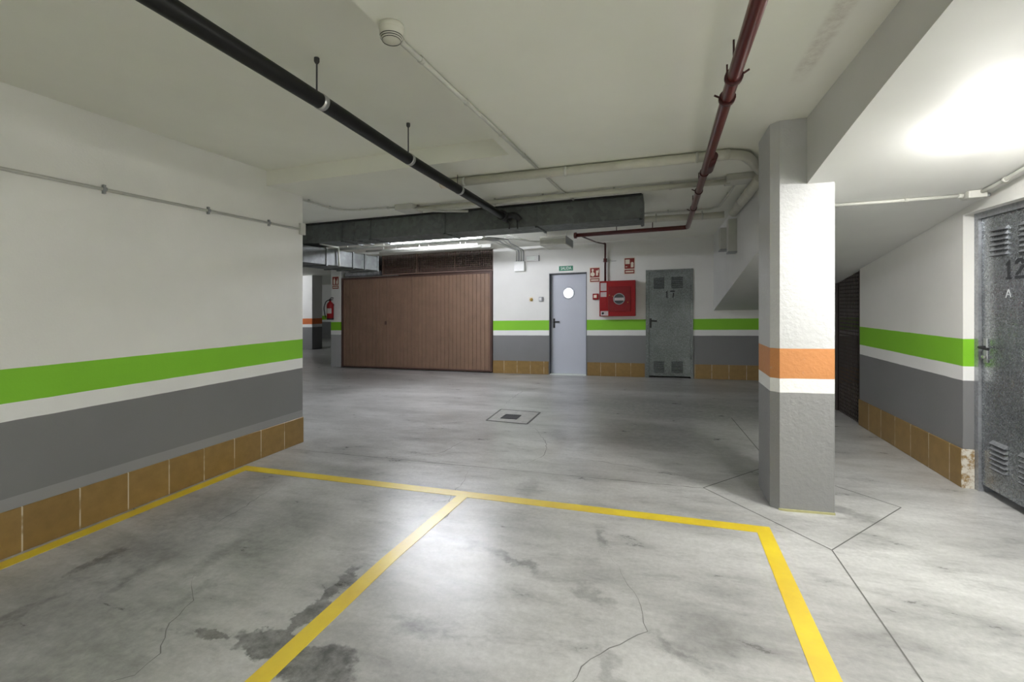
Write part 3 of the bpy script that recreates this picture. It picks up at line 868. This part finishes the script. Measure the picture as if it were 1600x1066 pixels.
b.tube(fillet([(-1.75, 5.09, 2.455), (-1.62, 5.09, 2.47), (-1.56, 5.12, 2.40)], 0.04), 0.035, 12)
b.build('coupling', M['blackplastic'], t)
b = MB(); b.tube(fillet([(-1.71, 5.1, 2.42), (-1.69, 5.11, 2.37), (-1.70, 5.12, 2.31)], 0.03), 0.012, 8); b.build('loose_strap', M['blackplastic'], t)
MB().tube([(-1.60, 5.1, 2.44), (-1.59, 5.1, 2.30)], 0.008, 8).build('loose_strap', M['blackplastic'], t)

# dark red sprinkler main
t = run('sprinkler_pipe', 'dark red sprinkler pipe running back along the ceiling, then turning left over the doors', 'pipe',
        [(0.322, -3.9, 2.43), (0.322, 2.4, 2.43), (0.362, 6.69, 2.43), (-1.20, 6.76, 2.43)], 0.030, 'maroon', fil=0.05, n=18)
for y, r in ((2.30, 0.040), (2.53, 0.040), (3.92, 0.036), (4.55, 0.036), (5.35, 0.036)):
    x = 0.322 + max(0, (y - 2.4) / 4.29 * 0.04)
    b = MB(); b.tube([(x, y - 0.014, 2.43), (x, y + 0.014, 2.43)], r, 18)
    b.build('coupling', M['maroon_dark'], t)
for y in (2.30, 2.53, 4.55, 5.5):
    sgn = 1 if y < 2.4 else -1
    x = 0.322 + max(0, (y - 2.4) / 4.29 * 0.04)
    b = MB(); b.tube([(x, y, 2.455), (x, y, ZC + 0.002)], 0.0045, 8)
    b.tube([(x + sgn * 0.03, y - 0.01, 2.43), (x + sgn * 0.062, y - 0.02, 2.445)], 0.005, 8)
    b.build('hanger', M['maroon_dark'], t)
b = MB(); b.tube([(0.357, 3.5, 2.43), (0.36, 3.85, 2.43)], 0.0335, 18); b.build('sleeve', M['maroon_dark'], t)
for x in (-0.1, -0.6):
    MB().tube([(x, 6.74, 2.43), (x, 6.74, ZC + 0.002)], 0.006, 8).build('hanger', M['maroon_dark'], t)
MB().tube([(-1.22, 6.762, 2.43), (-1.185, 6.76, 2.43)], 0.046, 18).build('end_flange', M['maroon'], t)
MB().tube(fillet([(-1.14, 6.77, 2.43), (-1.135, 7.4, 2.47), (-1.13, 8.60, 2.555), (-1.02, 8.84, 2.555)], 0.06), 0.013, 10).build('feed_pipe', M['maroon_dark'], t)
MB().tube(fillet([(-1.02, 8.84, 2.555), (-1.00, 8.86, 2.555), (-1.00, 8.86, 1.835)], 0.02), 0.019, 12).build('drop_pipe', M['maroon_dark'], t)
MB().tube([(-1.00, 8.86, 2.27), (-1.00, 8.86, 2.20)], 0.034, 14).build('union', M['maroon'], t)
b = MB(); b.box(-1.06, -0.80, 8.90, 8.93, 2.215, 2.225); b.build('pipe_bracket', M['steel'], t)

# cream pipes and conduits across the ceiling
t = run('waste_pipe', 'cream painted ceiling pipe nearest the camera, passing over the red pipe to the pillar', 'pipe',
        [(-1.93, 3.86, 2.556), (0.52, 3.93, 2.556), (0.66, 4.02, 2.555), (0.84, 4.48, 2.54)], 0.039, 'cream', fil=0.08, n=18)
MB().tube([(-1.955, 3.859, 2.556), (-1.90, 3.861, 2.556)], 0.044, 18).build('end_plug', M['sign_cream'], t)
for x in (-1.72, -0.78, 0.28):
    y = 3.86 + (x + 1.93) / 2.45 * 0.07
    clip_x(t, x, y, 2.556, 0.039, 'conduit')
MB().tube([(0.42, 3.927, 2.556), (0.52, 3.93, 2.556)], 0.043, 18).build('socket_joint', M['cream'], t)

t = run('cable_conduit', 'thin conduit tucked between the nearest cream pipe and the ceiling', 'conduit',
        [(-1.95, 3.99, 2.583), (0.40, 4.05, 2.583), (0.60, 4.10, 2.583), (0.86, 4.62, 2.575)], 0.012, 'conduit', fil=0.1, n=10)
for x in (-1.5, -0.8, 0.1): clip_x(t, x, 4.0 + (x + 1.95) * 0.025, 2.583, 0.012, 'conduit')

t = run('cable_conduit', 'white conduit running back from the smoke detector along the edge of the ceiling recess', 'conduit',
        [(-1.092, 1.74, 2.580), (-1.005, 3.80, 2.580)], 0.0125, 'conduit', n=10)
for y in (1.93, 2.42, 2.95, 3.45):
    clip_y(t, -1.092 + (y - 1.74) * 0.0422, y, 2.580, 0.0125, 'conduit')
t = run('cable_conduit', 'short conduit crossing behind the cream pipe towards the big duct', 'conduit',
        [(-1.00, 4.10, 2.585), (-0.985, 4.55, 2.585), (-0.93, 5.10, 2.585)], 0.012, 'conduit', n=10)

t = run('water_pipe', 'second cream ceiling pipe, close in front of the big duct', 'pipe',
        [(-2.70, 4.72, 2.553), (0.64, 4.80, 2.553)], 0.028, 'cream', n=16)
for x in (-1.75, -1.2, -0.45, 0.1): clip_x(t, x, 4.74 + (x + 2.5) * 0.022, 2.553, 0.028, 'conduit')
t = run('cable_conduit', 'thin dark edged conduit above the second cream pipe', 'conduit',
        [(-2.70, 4.80, 2.588), (0.64, 4.88, 2.588)], 0.010, 'conduit', n=10)
for x in (-1.9, -0.9, 0.3): clip_x(t, x, 4.82 + (x + 2.75) * 0.0236, 2.588, 0.010, 'conduit')

t = run('cable_conduit', 'thin conduit from the end of the left wall to the ceiling junction box', 'conduit',
        [(-3.62, 3.86, 2.572), (-3.655, 4.45, 2.580), (-3.55, 4.60, 2.584), (-2.93, 4.68, 2.585)], 0.010, 'conduit', fil=0.1, n=10)
for x, y in ((-3.63, 4.02), (-3.652, 4.38)): clip_y(t, x, y, 2.578, 0.010, 'conduit')
for x, y in ((-3.40, 4.62), (-3.06, 4.664)): clip_x(t, x, y, 2.585, 0.010, 'conduit')

b = MB(); b.box(-2.93, -2.70, 4.60, 4.86, 2.535, 2.60, bev=0.006)
t = thing('junction_box', 'grey ceiling junction box where the cream pipes begin, left of the black pipe', 'junction box', (-2.8, 4.73, 2.53))
b.build('box_body', M['conduit'], t)
b = MB(); b.tube(fillet([(-2.70, 4.7, 2.55), (-2.58, 4.76, 2.53), (-2.4, 4.9, 2.54), (-2.2, 5.05, 2.55)], 0.06), 0.016, 10)
b.tube(fillet([(-2.70, 4.66, 2.545), (-2.52, 4.68, 2.525), (-2.40, 4.83, 2.52)], 0.05), 0.011, 10)
b.build('cable_tail', M['conduit'], t)

t = run('water_pipe', 'cream pipe running along the ceiling behind the big duct, under the red pipe', 'pipe',
        [(-2.2, 5.95, 2.48), (-0.3, 6.30, 2.51), (0.60, 6.38, 2.51), (0.78, 6.36, 2.51)], 0.042, 'cream', fil=0.08, n=16)
for x, y in ((-0.05, 6.325), (0.52, 6.37)): clip_x(t, x, y, 2.51, 0.042, 'conduit')
t = run('cable_conduit', 'thin conduit above the rear cream pipe, right of the big duct', 'conduit',
        [(-0.25, 6.20, 2.572), (0.60, 6.26, 2.572), (0.70, 6.12, 2.572), (0.72, 4.95, 2.572)], 0.011, 'conduit', fil=0.05, n=10)
clip_x(t, 0.1, 6.225, 2.572, 0.011, 'conduit'); clip_y(t, 0.71, 5.5, 2.572, 0.011, 'conduit')
t = run('waste_pipe', 'thick cream pipe rising along the ramp side, behind the pillar', 'pipe',
        [(0.866, 4.58, 2.515), (0.866, 6.22, 2.50)], 0.052, 'cream', n=18)
clip_y(t, 0.862, 5.6, 2.508, 0.052, 'conduit')
b = MB(); b.box(0.60, 0.86, 4.70, 4.92, 2.535, 2.60, bev=0.006)
tag(b.build('junction_box', M['conduit']), 'pale ceiling junction box beside the pillar, where the second cream pipe ends', 'junction box')

# vertical trunking on the ramp side
def trunk(y0, y1, z0, depth, label):
    t = thing('cable_trunking', label, 'trunking', (0.9, (y0 + y1) / 2, z0))
    MB().box(0.92 - depth, 0.92, y0, y1, z0, 2.44, bev=0.004).build('trunk_body', M['conduit'], t)
    MB().box(0.92 - depth - 0.004, 0.92, y0 - 0.006, y1 + 0.006, z0 - 0.012, z0 + 0.01, bev=0.002).build('end_cap', M['grey'], t)
    return t
trunk(6.30, 6.46, 2.02, 0.10, 'pale upright trunking on the ramp side nearest the pillar')
trunk(7.00, 7.22, 2.13, 0.11, 'pale upright trunking on the ramp side nearer the storage door 17')

# conduit along the left wall
t = run('cable_conduit', 'long thin white conduit clipped along the left wall above the green band', 'conduit',
        [(XL + 0.014, -3.9, 2.247), (XL + 0.014, 3.86, 2.243)], 0.011, 'conduit', n=10)
for y in (-0.9, 0.1, 1.1, 2.08, 2.83, 3.45):
    b = MB(); b.tube([(XL + 0.014, y - 0.012, 2.245), (XL + 0.014, y + 0.012, 2.245)], 0.0155, 12)
    b.box(XL, XL + 0.02, y - 0.008, y + 0.008, 2.215, 2.275); b.build('clip', M['grey'], t)
b = MB(); b.box(XL, XL + 0.03, 3.84, 3.91, 2.19, 2.31, bev=0.004); b.build('end_box', M['conduit'], t)

# conduit on the ramp soffit
yr = 3.865
t = run('cable_conduit', 'white conduit crossing the ramp soffit from the pillar to a junction box', 'conduit',
        [(1.06, yr, ramp_z(yr) - 0.014), (1.95, yr, ramp_z(yr) - 0.014)], 0.0125, 'conduit', n=10)
clip_x(t, 1.63, yr, ramp_z(yr) - 0.014, 0.0125, 'conduit', top=ramp_z(yr))
t = run('cable_conduit', 'white conduit running up the ramp soffit along the top of the right wall', 'conduit',
        [(2.01, 3.86, ramp_z(3.86) - 0.016)] + [(2.03, y, ramp_z(y) - 0.016) for y in (3.7, 3.45, 2.6, 1.886, 0.5, -3.5)], 0.0125, 'conduit', n=10)
for y in (3.62, 3.0): clip_y(t, 2.03, y, ramp_z(y) - 0.016, 0.0125, 'conduit', top=ramp_z(y))
t = thing('junction_box', 'small white junction box on the ramp soffit near storage door 12', 'junction box', (1.995, 3.85, 2.05))
zz = ramp_z(3.85)
MB().box(1.945, 2.045, 3.80, 3.90, zz - 0.045, zz + 0.006, bev=0.006).build('box_body', M['conduit'], t)
MB().tube([(2.045, 3.86, zz - 0.022), (2.085, 3.86, zz - 0.022)], 0.013, 12).build('cable_gland', M['grey'], t)
MB().tube([(1.92, 3.865, zz - 0.016), (1.945, 3.86, zz - 0.02)], 0.017, 12).build('cable_gland', M['conduit'], t)

# rails and conduits behind the tube lamp
def rail(y, z, xa, xb, r, label):
    t = run('cable_conduit', label, 'conduit', [(xa, y, z), (xb, y, z)], r, 'conduit', n=10, group='conduits behind the tube lamp')
    for x in (xa + 0.35, (xa + xb) / 2, xb - 0.3):
        b = MB(); b.box(x - 0.005, x + 0.005, y - 0.005, y + 0.005, z, ZC + 0.002); b.build('hanger', M['conduit'], t)
rail(5.98, 2.345, -5.0, -2.35, 0.020, 'front pale conduit of those hanging behind the tube lamp')
rail(6.80, 2.405, -4.9, -2.80, 0.017, 'middle pale conduit of those hanging behind the tube lamp')
rail(7.35, 2.44, -5.0, -2.95, 0.022, 'rear pale conduit of those hanging behind the tube lamp, nearest the mesh')
b = MB(); b.box(-7.2, -3.1, 8.20, 8.28, 2.535, 2.60, bev=0.004)
tag(b.build('cable_tray', M['conduit']), 'pale tray along the ceiling just in front of the mesh above the gate', 'cable tray')

# bundle of cables bending to the wall box
t = thing('cable_bundle', 'tangle of thin grey conduits bending under the ceiling towards the grey wall box', 'cables', (-2.6, 7.2, 2.45))
for i in range(4):
    o = i * 0.05
    MB().tube(fillet([(-2.45 + o * 0.4, 6.0 + o, 2.36 + o * 0.25), (-2.38 + o, 6.5 + o, 2.38 + o * 0.3), (-2.62 + o * 0.9, 7.4 + o, 2.46 + o * 0.2), (-2.80 + o, 8.86, 2.53), (-2.80 + o, 8.905, 2.50), (-2.80 + o, 8.905, 2.29)], 0.18, 8), 0.010, 8).build('cable', M['grey' if i % 2 else 'conduit'], t)
for i in range(2):
    o = i * 0.06
    MB().tube(fillet([(-2.3, 6.7 + o, 2.46 + o), (-2.0, 7.2 + o, 2.45), (-1.85, 7.3, 2.45)], 0.15, 6), 0.010, 8).build('cable', M['conduit'], t)

t = thing('air_grille', 'pale boxy air grille hanging under the ceiling above the exit door', 'vent', (-1.7, 7.3, 2.35))
VX0, VX1 = -1.84, -1.42
MB().box(VX0, VX1, 7.1, 7.75, 2.36, 2.50, bev=0.004).build('box_body', M['cream'], t)
b = MB()
for k in range(5): b.box(VX0 + 0.02, VX1 - 0.02, 7.092, 7.10, 2.378 + k * 0.023, 2.388 + k * 0.023)
b.build('grille_slats', M['conduit'], t)
MB().box(VX1, VX1 + 0.006, 7.12, 7.73, 2.375, 2.49).build('side_panel', M['grey'], t)
for x in (VX0 + 0.04, VX1 - 0.04):
    MB().tube([(x, 7.4, 2.49), (x, 7.4, ZC + 0.002)], 0.006, 8).build('hanger', M['conduit'], t)

# smoke detector
t = thing('smoke_detector', 'round white smoke detector on the ceiling at the end of its conduit', 'smoke detector', (-1.085, 1.68, ZC))
MB().lathe((-1.085, 1.68, ZC + 0.002), (0, 0, -1), [(0, 0), (0.052, 0), (0.054, 0.016), (0.050, 0.024)], 36).build('detector_base', M['cream'], t)
MB().lathe((-1.085, 1.68, ZC), (0, 0, -1), [(0.050, 0.022), (0.050, 0.038), (0.040, 0.062), (0.030, 0.068), (0, 0.070)], 36).build('detector_head', M['cream'], t)
b = MB()
for k in range(3): b.lathe((-1.085, 1.68, ZC), (0, 0, -1), [(0.0485 - k * 0.0045, 0.048 + k * 0.0070), (0.0480 - k * 0.0045, 0.0515 + k * 0.0070)], 36)
b.build('sensor_slots', M['blackplastic'], t)
MB().tube([(-1.085, 1.725, 2.580), (-1.085, 1.755, 2.580)], 0.016, 12).build('cable_gland', M['cream'], t)

# ------------------------------------------------------------------ things on the back wall
FW = YB   # wall face
def sign_frame(cx, cz, y=FW): return ((cx, y - 0.004, cz), (1, 0, 0), (0, 0, 1), (0, -1, 0))

t = thing('exit_sign', 'small green sign reading SALIDA above the grey door', 'sign', (-1.776, FW, 2.12))
MB().box(-1.918, -1.635, FW - 0.004, FW, 2.072, 2.168, bev=0.001, seg=1).build('sign_plate', M['signgreen'], t)
b = MB(); text_mesh(b, 'SALIDA', sign_frame(-1.776, 2.12), 0.082, sx=0.80)
b.build('lettering', M['sign_white'], t)['label'] = 'white letters SALIDA'

def fire_sign(cx, cz, w, h, kind, label, y=FW):
    t = thing('fire_sign', label, 'sign', (cx, y, cz - h / 2), 'red fire equipment signs')
    MB().box(cx - w / 2, cx + w / 2, y - 0.003, y, cz - h / 2, cz + h / 2).build('sign_plate', M['sign_cream'], t)
    m = w * 0.06
    fr = ((cx, y - 0.0035, cz), (1, 0, 0), (0, 0, 1), (0, -1, 0))
    b = MB()
    b.poly_on([(-w / 2 + m, -h / 2 + h * 0.33), (w / 2 - m, -h / 2 + h * 0.33), (w / 2 - m, h / 2 - m), (-w / 2 + m, h / 2 - m)], fr, 0.001)
    b.poly_on([(-w / 2 + m, -h / 2 + m), (w / 2 - m, -h / 2 + m), (w / 2 - m, -h / 2 + h * 0.27), (-w / 2 + m, -h / 2 + h * 0.27)], fr, 0.001)
    b.build('red_field', M['signred'], t)
    fr2 = ((cx, y - 0.0047, cz + h * 0.13), (1, 0, 0), (0, 0, 1), (0, -1, 0))
    b = MB(); q = w
    def circ(x, z, r): MB().poly_on([(x + r * math.cos(a * math.pi / 9), z + r * math.sin(a * math.pi / 9)) for a in range(18)], fr2, 0.001).build('pictogram_shape', M['sign_cream'], t)
    def rect(x0, x1, z0, z1): MB().poly_on([(x0, z0), (x1, z0), (x1, z1), (x0, z1)], fr2, 0.001).build('pictogram_shape', M['sign_cream'], t)
    if kind == 'alarm':
        circ(-0.20 * q, -0.13 * q, 0.20 * q); circ(-0.2 * q, 0.28 * q, 0.10 * q); rect(-0.26 * q, -0.14 * q, 0.05 * q, 0.22 * q)
        rect(0.12 * q, 0.30 * q, -0.26 * q, 0.22 * q); rect(0.30 * q, 0.37 * q, 0.0, 0.3 * q)
    elif kind == 'hose':
        rect(-0.38 * q, 0.02 * q, -0.02 * q, 0.40 * q); circ(0.24 * q, 0.02 * q, 0.13 * q); rect(0.12 * q, 0.36 * q, -0.34 * q, -0.06 * q); rect(-0.36 * q, -0.20 * q, -0.30 * q, -0.24 * q)
    else:
        b.poly_on([(-0.30 * q, -0.38 * q), (-0.04 * q, -0.38 * q), (-0.04 * q, 0.14 * q), (-0.11 * q, 0.26 * q), (-0.11 * q, 0.36 * q), (-0.22 * q, 0.36 * q), (-0.22 * q, 0.26 * q), (-0.30 * q, 0.14 * q)], fr2, 0.001)
        b.build('extinguisher_symbol', M['sign_cream'], t); b = MB()
        b.poly_on([(0.12 * q, -0.38 * q), (0.32 * q, -0.38 * q), (0.36 * q, -0.1 * q), (0.28 * q, 0.38 * q), (0.2 * q, 0.1 * q), (0.1 * q, -0.08 * q)], fr2, 0.001)
        b.build('flame_symbol', M['sign_cream'], t)
    b = MB(); fr3 = ((cx, y - 0.0047, cz - h * 0.5 + h * 0.155), (1, 0, 0), (0, 0, 1), (0, -1, 0))
    b.poly_on([(-0.36 * w, -0.045 * h), (0.36 * w, -0.045 * h), (0.36 * w, 0.045 * h), (-0.36 * w, 0.045 * h)], fr3, 0.001)
    b.build('caption_strip', M['sign_cream'], t)
fire_sign(-1.208, 1.967, 0.205, 0.295, 'alarm', 'red and cream fire sign between the grey door and the hose cabinet')
fire_sign(-0.552, 2.112, 0.205, 0.315, 'hose', 'red and cream fire sign above the hose cabinet, left of storage door 17')
fire_sign(-7.425, 2.035, 0.20, 0.31, 'ext', 'red and cream fire sign above the extinguisher, left of the gate', y=9.10)

# red hose cabinet
t = thing('hose_cabinet', 'red fire hose cabinet with round window on the back wall between two doors', 'fire hose cabinet', (-0.765, FW, 1.155))
HX0, HX1, HZ0, HZ1, HY = -1.095, -0.435, 1.16, 1.83, FW - 0.20
MB().box(HX0, HX1, HY, FW, HZ0, HZ1, bev=0.008).build('cabinet_body', M['red'], t)
dr = MB().box(-0.93, -0.52, HY - 0.010, HY, 1.25, 1.72, bev=0.006).build('cabinet_door', M['red_dark'], t)
MB().lathe((-0.728, HY - 0.008, 1.487), (0, -1, 0), [(0.108, 0), (0.108, 0.010), (0.094, 0.012), (0.092, 0.002)], 36).build('window_ring', M['grey'], dr)
MB().lathe((-0.728, HY - 0.008, 1.487), (0, -1, 0), [(0, 0.004), (0.094, 0.004)], 36).build('window_pane', M['glass_dark'], dr)
b = MB(); fr = ((-0.728, HY - 0.0125, 1.487), (1, 0, 0), (0, 0, 1), (0, -1, 0))
b.poly_on([(-0.085, -0.03), (0.085, -0.03), (0.085, 0.022), (-0.085, 0.022)], fr, 0.001)
b.build('window_reflection', M['sticker'], dr)  # pale bar painting a reflection across the round window
for x, z in ((-0.905, 1.56), (-0.845, 1.54), (-0.57, 1.42)):
    MB().lathe((x, HY - 0.008, z), (0, -1, 0), [(0.010, 0), (0.010, 0.008), (0, 0.010)], 14).build('screw_knob', M['brass'], dr)
for x0, x1, z0, z1 in ((-1.072, -0.962, 1.645, 1.795), (-1.072, -0.962, 1.53, 1.62), (-1.070, -0.93, 1.175, 1.262)):
    MB().box(x0, x1, HY - 0.0025, HY, z0, z1).build('sticker', M['sticker'], t)
MB().lathe((-1.03, HY - 0.002, 1.22), (0, -1, 0), [(0, 0.002), (0.022, 0.002), (0.022, 0)], 20).build('sticker_emblem', M['stencil'], t)
MB().box(-1.065, -0.965, HY - 0.004, HY, 1.29, 1.50, bev=0.001, seg=1).build('cover_plate', M['red'], t)

t = thing('alarm_call_point', 'small red alarm call point beside the hose cabinet', 'alarm', (-1.19, FW, 1.47))
MB().box(-1.245, -1.135, FW - 0.045, FW, 1.485, 1.60, bev=0.006).build('alarm_body', M['red'], t)
MB().box(-1.222, -1.165, FW - 0.048, FW - 0.044, 1.518, 1.575).build('push_plate', M['sign_cream'], t)

t = thing('wall_box', 'white electrical box on the back wall with four conduits going up', 'electrical box', (-2.72, FW, 2.09))
MB().box(-2.835, -2.615, FW - 0.09, FW, 2.095, 2.30, bev=0.008).build('box_body', M['plastic'], t)
for k in range(4):
    MB().tube([(-2.80 + k * 0.05, FW - 0.035, 2.29), (-2.80 + k * 0.05, FW - 0.035, 2.325)], 0.014, 10).build('cable_gland', M['grey'], t)
t = thing('emergency_light', 'slim white emergency light on the back wall, right of the electrical box', 'emergency light', (-2.44, FW, 2.29))
MB().box(-2.585, -2.325, FW - 0.06, FW, 2.292, 2.405, bev=0.008).build('light_body', M['plastic'], t)
MB().box(-2.57, -2.40, FW - 0.066, FW - 0.058, 2.312, 2.39, bev=0.003).build('light_cover', M['sign_white'], t)
b = MB().box(-2.330, -2.318, FW - 0.064, FW, 2.288, 2.408, bev=0.002); b.build('end_piece', M['grey'], t)

t = thing('key_switch', 'small brass coloured switch on the back wall, left of the grey switch', 'switch', (-2.5, FW, 1.47))
MB().box(-2.535, -2.455, FW - 0.012, FW, 1.475, 1.565, bev=0.004).build('back_plate', M['sign_cream'], t)
MB().lathe((-2.485, FW - 0.01, 1.515), (0, -1, 0), [(0.032, 0), (0.030, 0.03), (0.018, 0.045), (0, 0.047)], 20).build('key_barrel', M['brass'], t)
t = thing('light_switch', 'small grey light switch on the back wall beside the grey door', 'switch', (-2.28, FW, 1.47))
MB().box(-2.325, -2.24, FW - 0.045, FW, 1.475, 1.565, bev=0.006).build('switch_body', M['grey'], t)
MB().box(-2.315, -2.265, FW - 0.052, FW - 0.044, 1.49, 1.55, bev=0.003).build('rocker', M['plastic'], t)

# fire extinguisher on the column beside the gate
ex, ey = -7.50, 9.0
t = thing('fire_extinguisher', 'red fire extinguisher with black hose on the column left of the gate', 'fire extinguisher', (ex, ey, 1.15))
MB().lathe((ex, ey, 1.155), (0, 0, 1), [(0, 0), (0.074, 0), (0.080, 0.012), (0.080, 0.33), (0.072, 0.375), (0.045, 0.41), (0.024, 0.425), (0.024, 0.45), (0, 0.45)], 28).build('cylinder', M['red'], t)
MB().lathe((ex, ey, 1.15), (0, 0, 1), [(0, 0), (0.082, 0), (0.083, 0.035), (0.080, 0.035)], 28).build('foot_ring', M['blackplastic'], t)
b = MB(); b.box(ex - 0.02, ex + 0.02, ey - 0.02, ey + 0.02, 1.60, 1.645, bev=0.004); b.tube(fillet([(ex, ey, 1.64), (ex + 0.02, ey, 1.675), (ex + 0.10, ey - 0.01, 1.665)], 0.02), 0.010, 8)
b.tube([(ex, ey, 1.625), (ex + 0.09, ey - 0.01, 1.625)], 0.008, 8); b.build('valve_handle', M['blackplastic'], t)
MB().tube(fillet([(ex - 0.01, ey, 1.625), (ex - 0.10, ey - 0.02, 1.60), (ex - 0.155, ey - 0.04, 1.45), (ex - 0.09, ey - 0.07, 1.26), (ex - 0.06, ey - 0.08, 1.20)], 0.09, 8), 0.011, 10).build('hose', M['blackplastic'], t)
b = MB(); n0 = 14
for z0, z1 in ((1.30, 1.42),):
    bm = b.bm; lo, hi = [], []
    for k in range(n0 + 1):
        a = math.radians(-150 + 120 * k / n0); lo.append(bm.verts.new((ex + 0.0815 * math.cos(a), ey + 0.0815 * math.sin(a), z0))); hi.append(bm.verts.new((ex + 0.0815 * math.cos(a), ey + 0.0815 * math.sin(a), z1)))
    for k in range(n0): bm.faces.new([lo[k], lo[k + 1], hi[k + 1], hi[k]])
b.build('paper_label', M['sticker'], t)
MB().box(ex - 0.03, ex + 0.03, ey + 0.05, 9.106, 1.48, 1.53).build('wall_bracket', M['iron'], t)

# ------------------------------------------------------------------ drain in the floor
t = thing('floor_drain', 'square concrete drain cover with a small iron grate in the middle of the floor', 'drain', (-1.76, 5.48, 0))
Q = [(-2.02, 5.20), (-1.49, 5.15), (-1.485, 5.745), (-2.04, 5.80)]
b = MB(); b.prism(Q, 'z', -0.05, 0.0025); b.build('cover_slab', M['drain_concrete'], t)
b = MB(); bm = b.bm
for (xa, ya), (xb, yb) in zip(Q, Q[1:] + Q[:1]):
    dx, dy = xb - xa, yb - ya; l = math.hypot(dx, dy); nx, ny = -dy / l * 0.011, dx / l * 0.011
    b.prism([(xa - nx, ya - ny), (xb - nx, yb - ny), (xb + nx, yb + ny), (xa + nx, ya + ny)], 'z', -0.01, 0.0035)
b.build('cover_joint', M['joint'], t)
b = MB()
b.box(-1.885, -1.875, 5.325, 5.535, 0, 0.008); b.box(-1.685, -1.675, 5.325, 5.535, 0, 0.008); b.box(-1.885, -1.675, 5.325, 5.335, 0, 0.008); b.box(-1.885, -1.675, 5.525, 5.535, 0, 0.008)
for k in range(7): b.box(-1.870 + k * 0.028, -1.855 + k * 0.028, 5.335, 5.525, 0, 0.007)
b.box(-1.88, -1.68, 5.33, 5.53, 0, 0.0036)
b.build('grate', M['iron'], t)
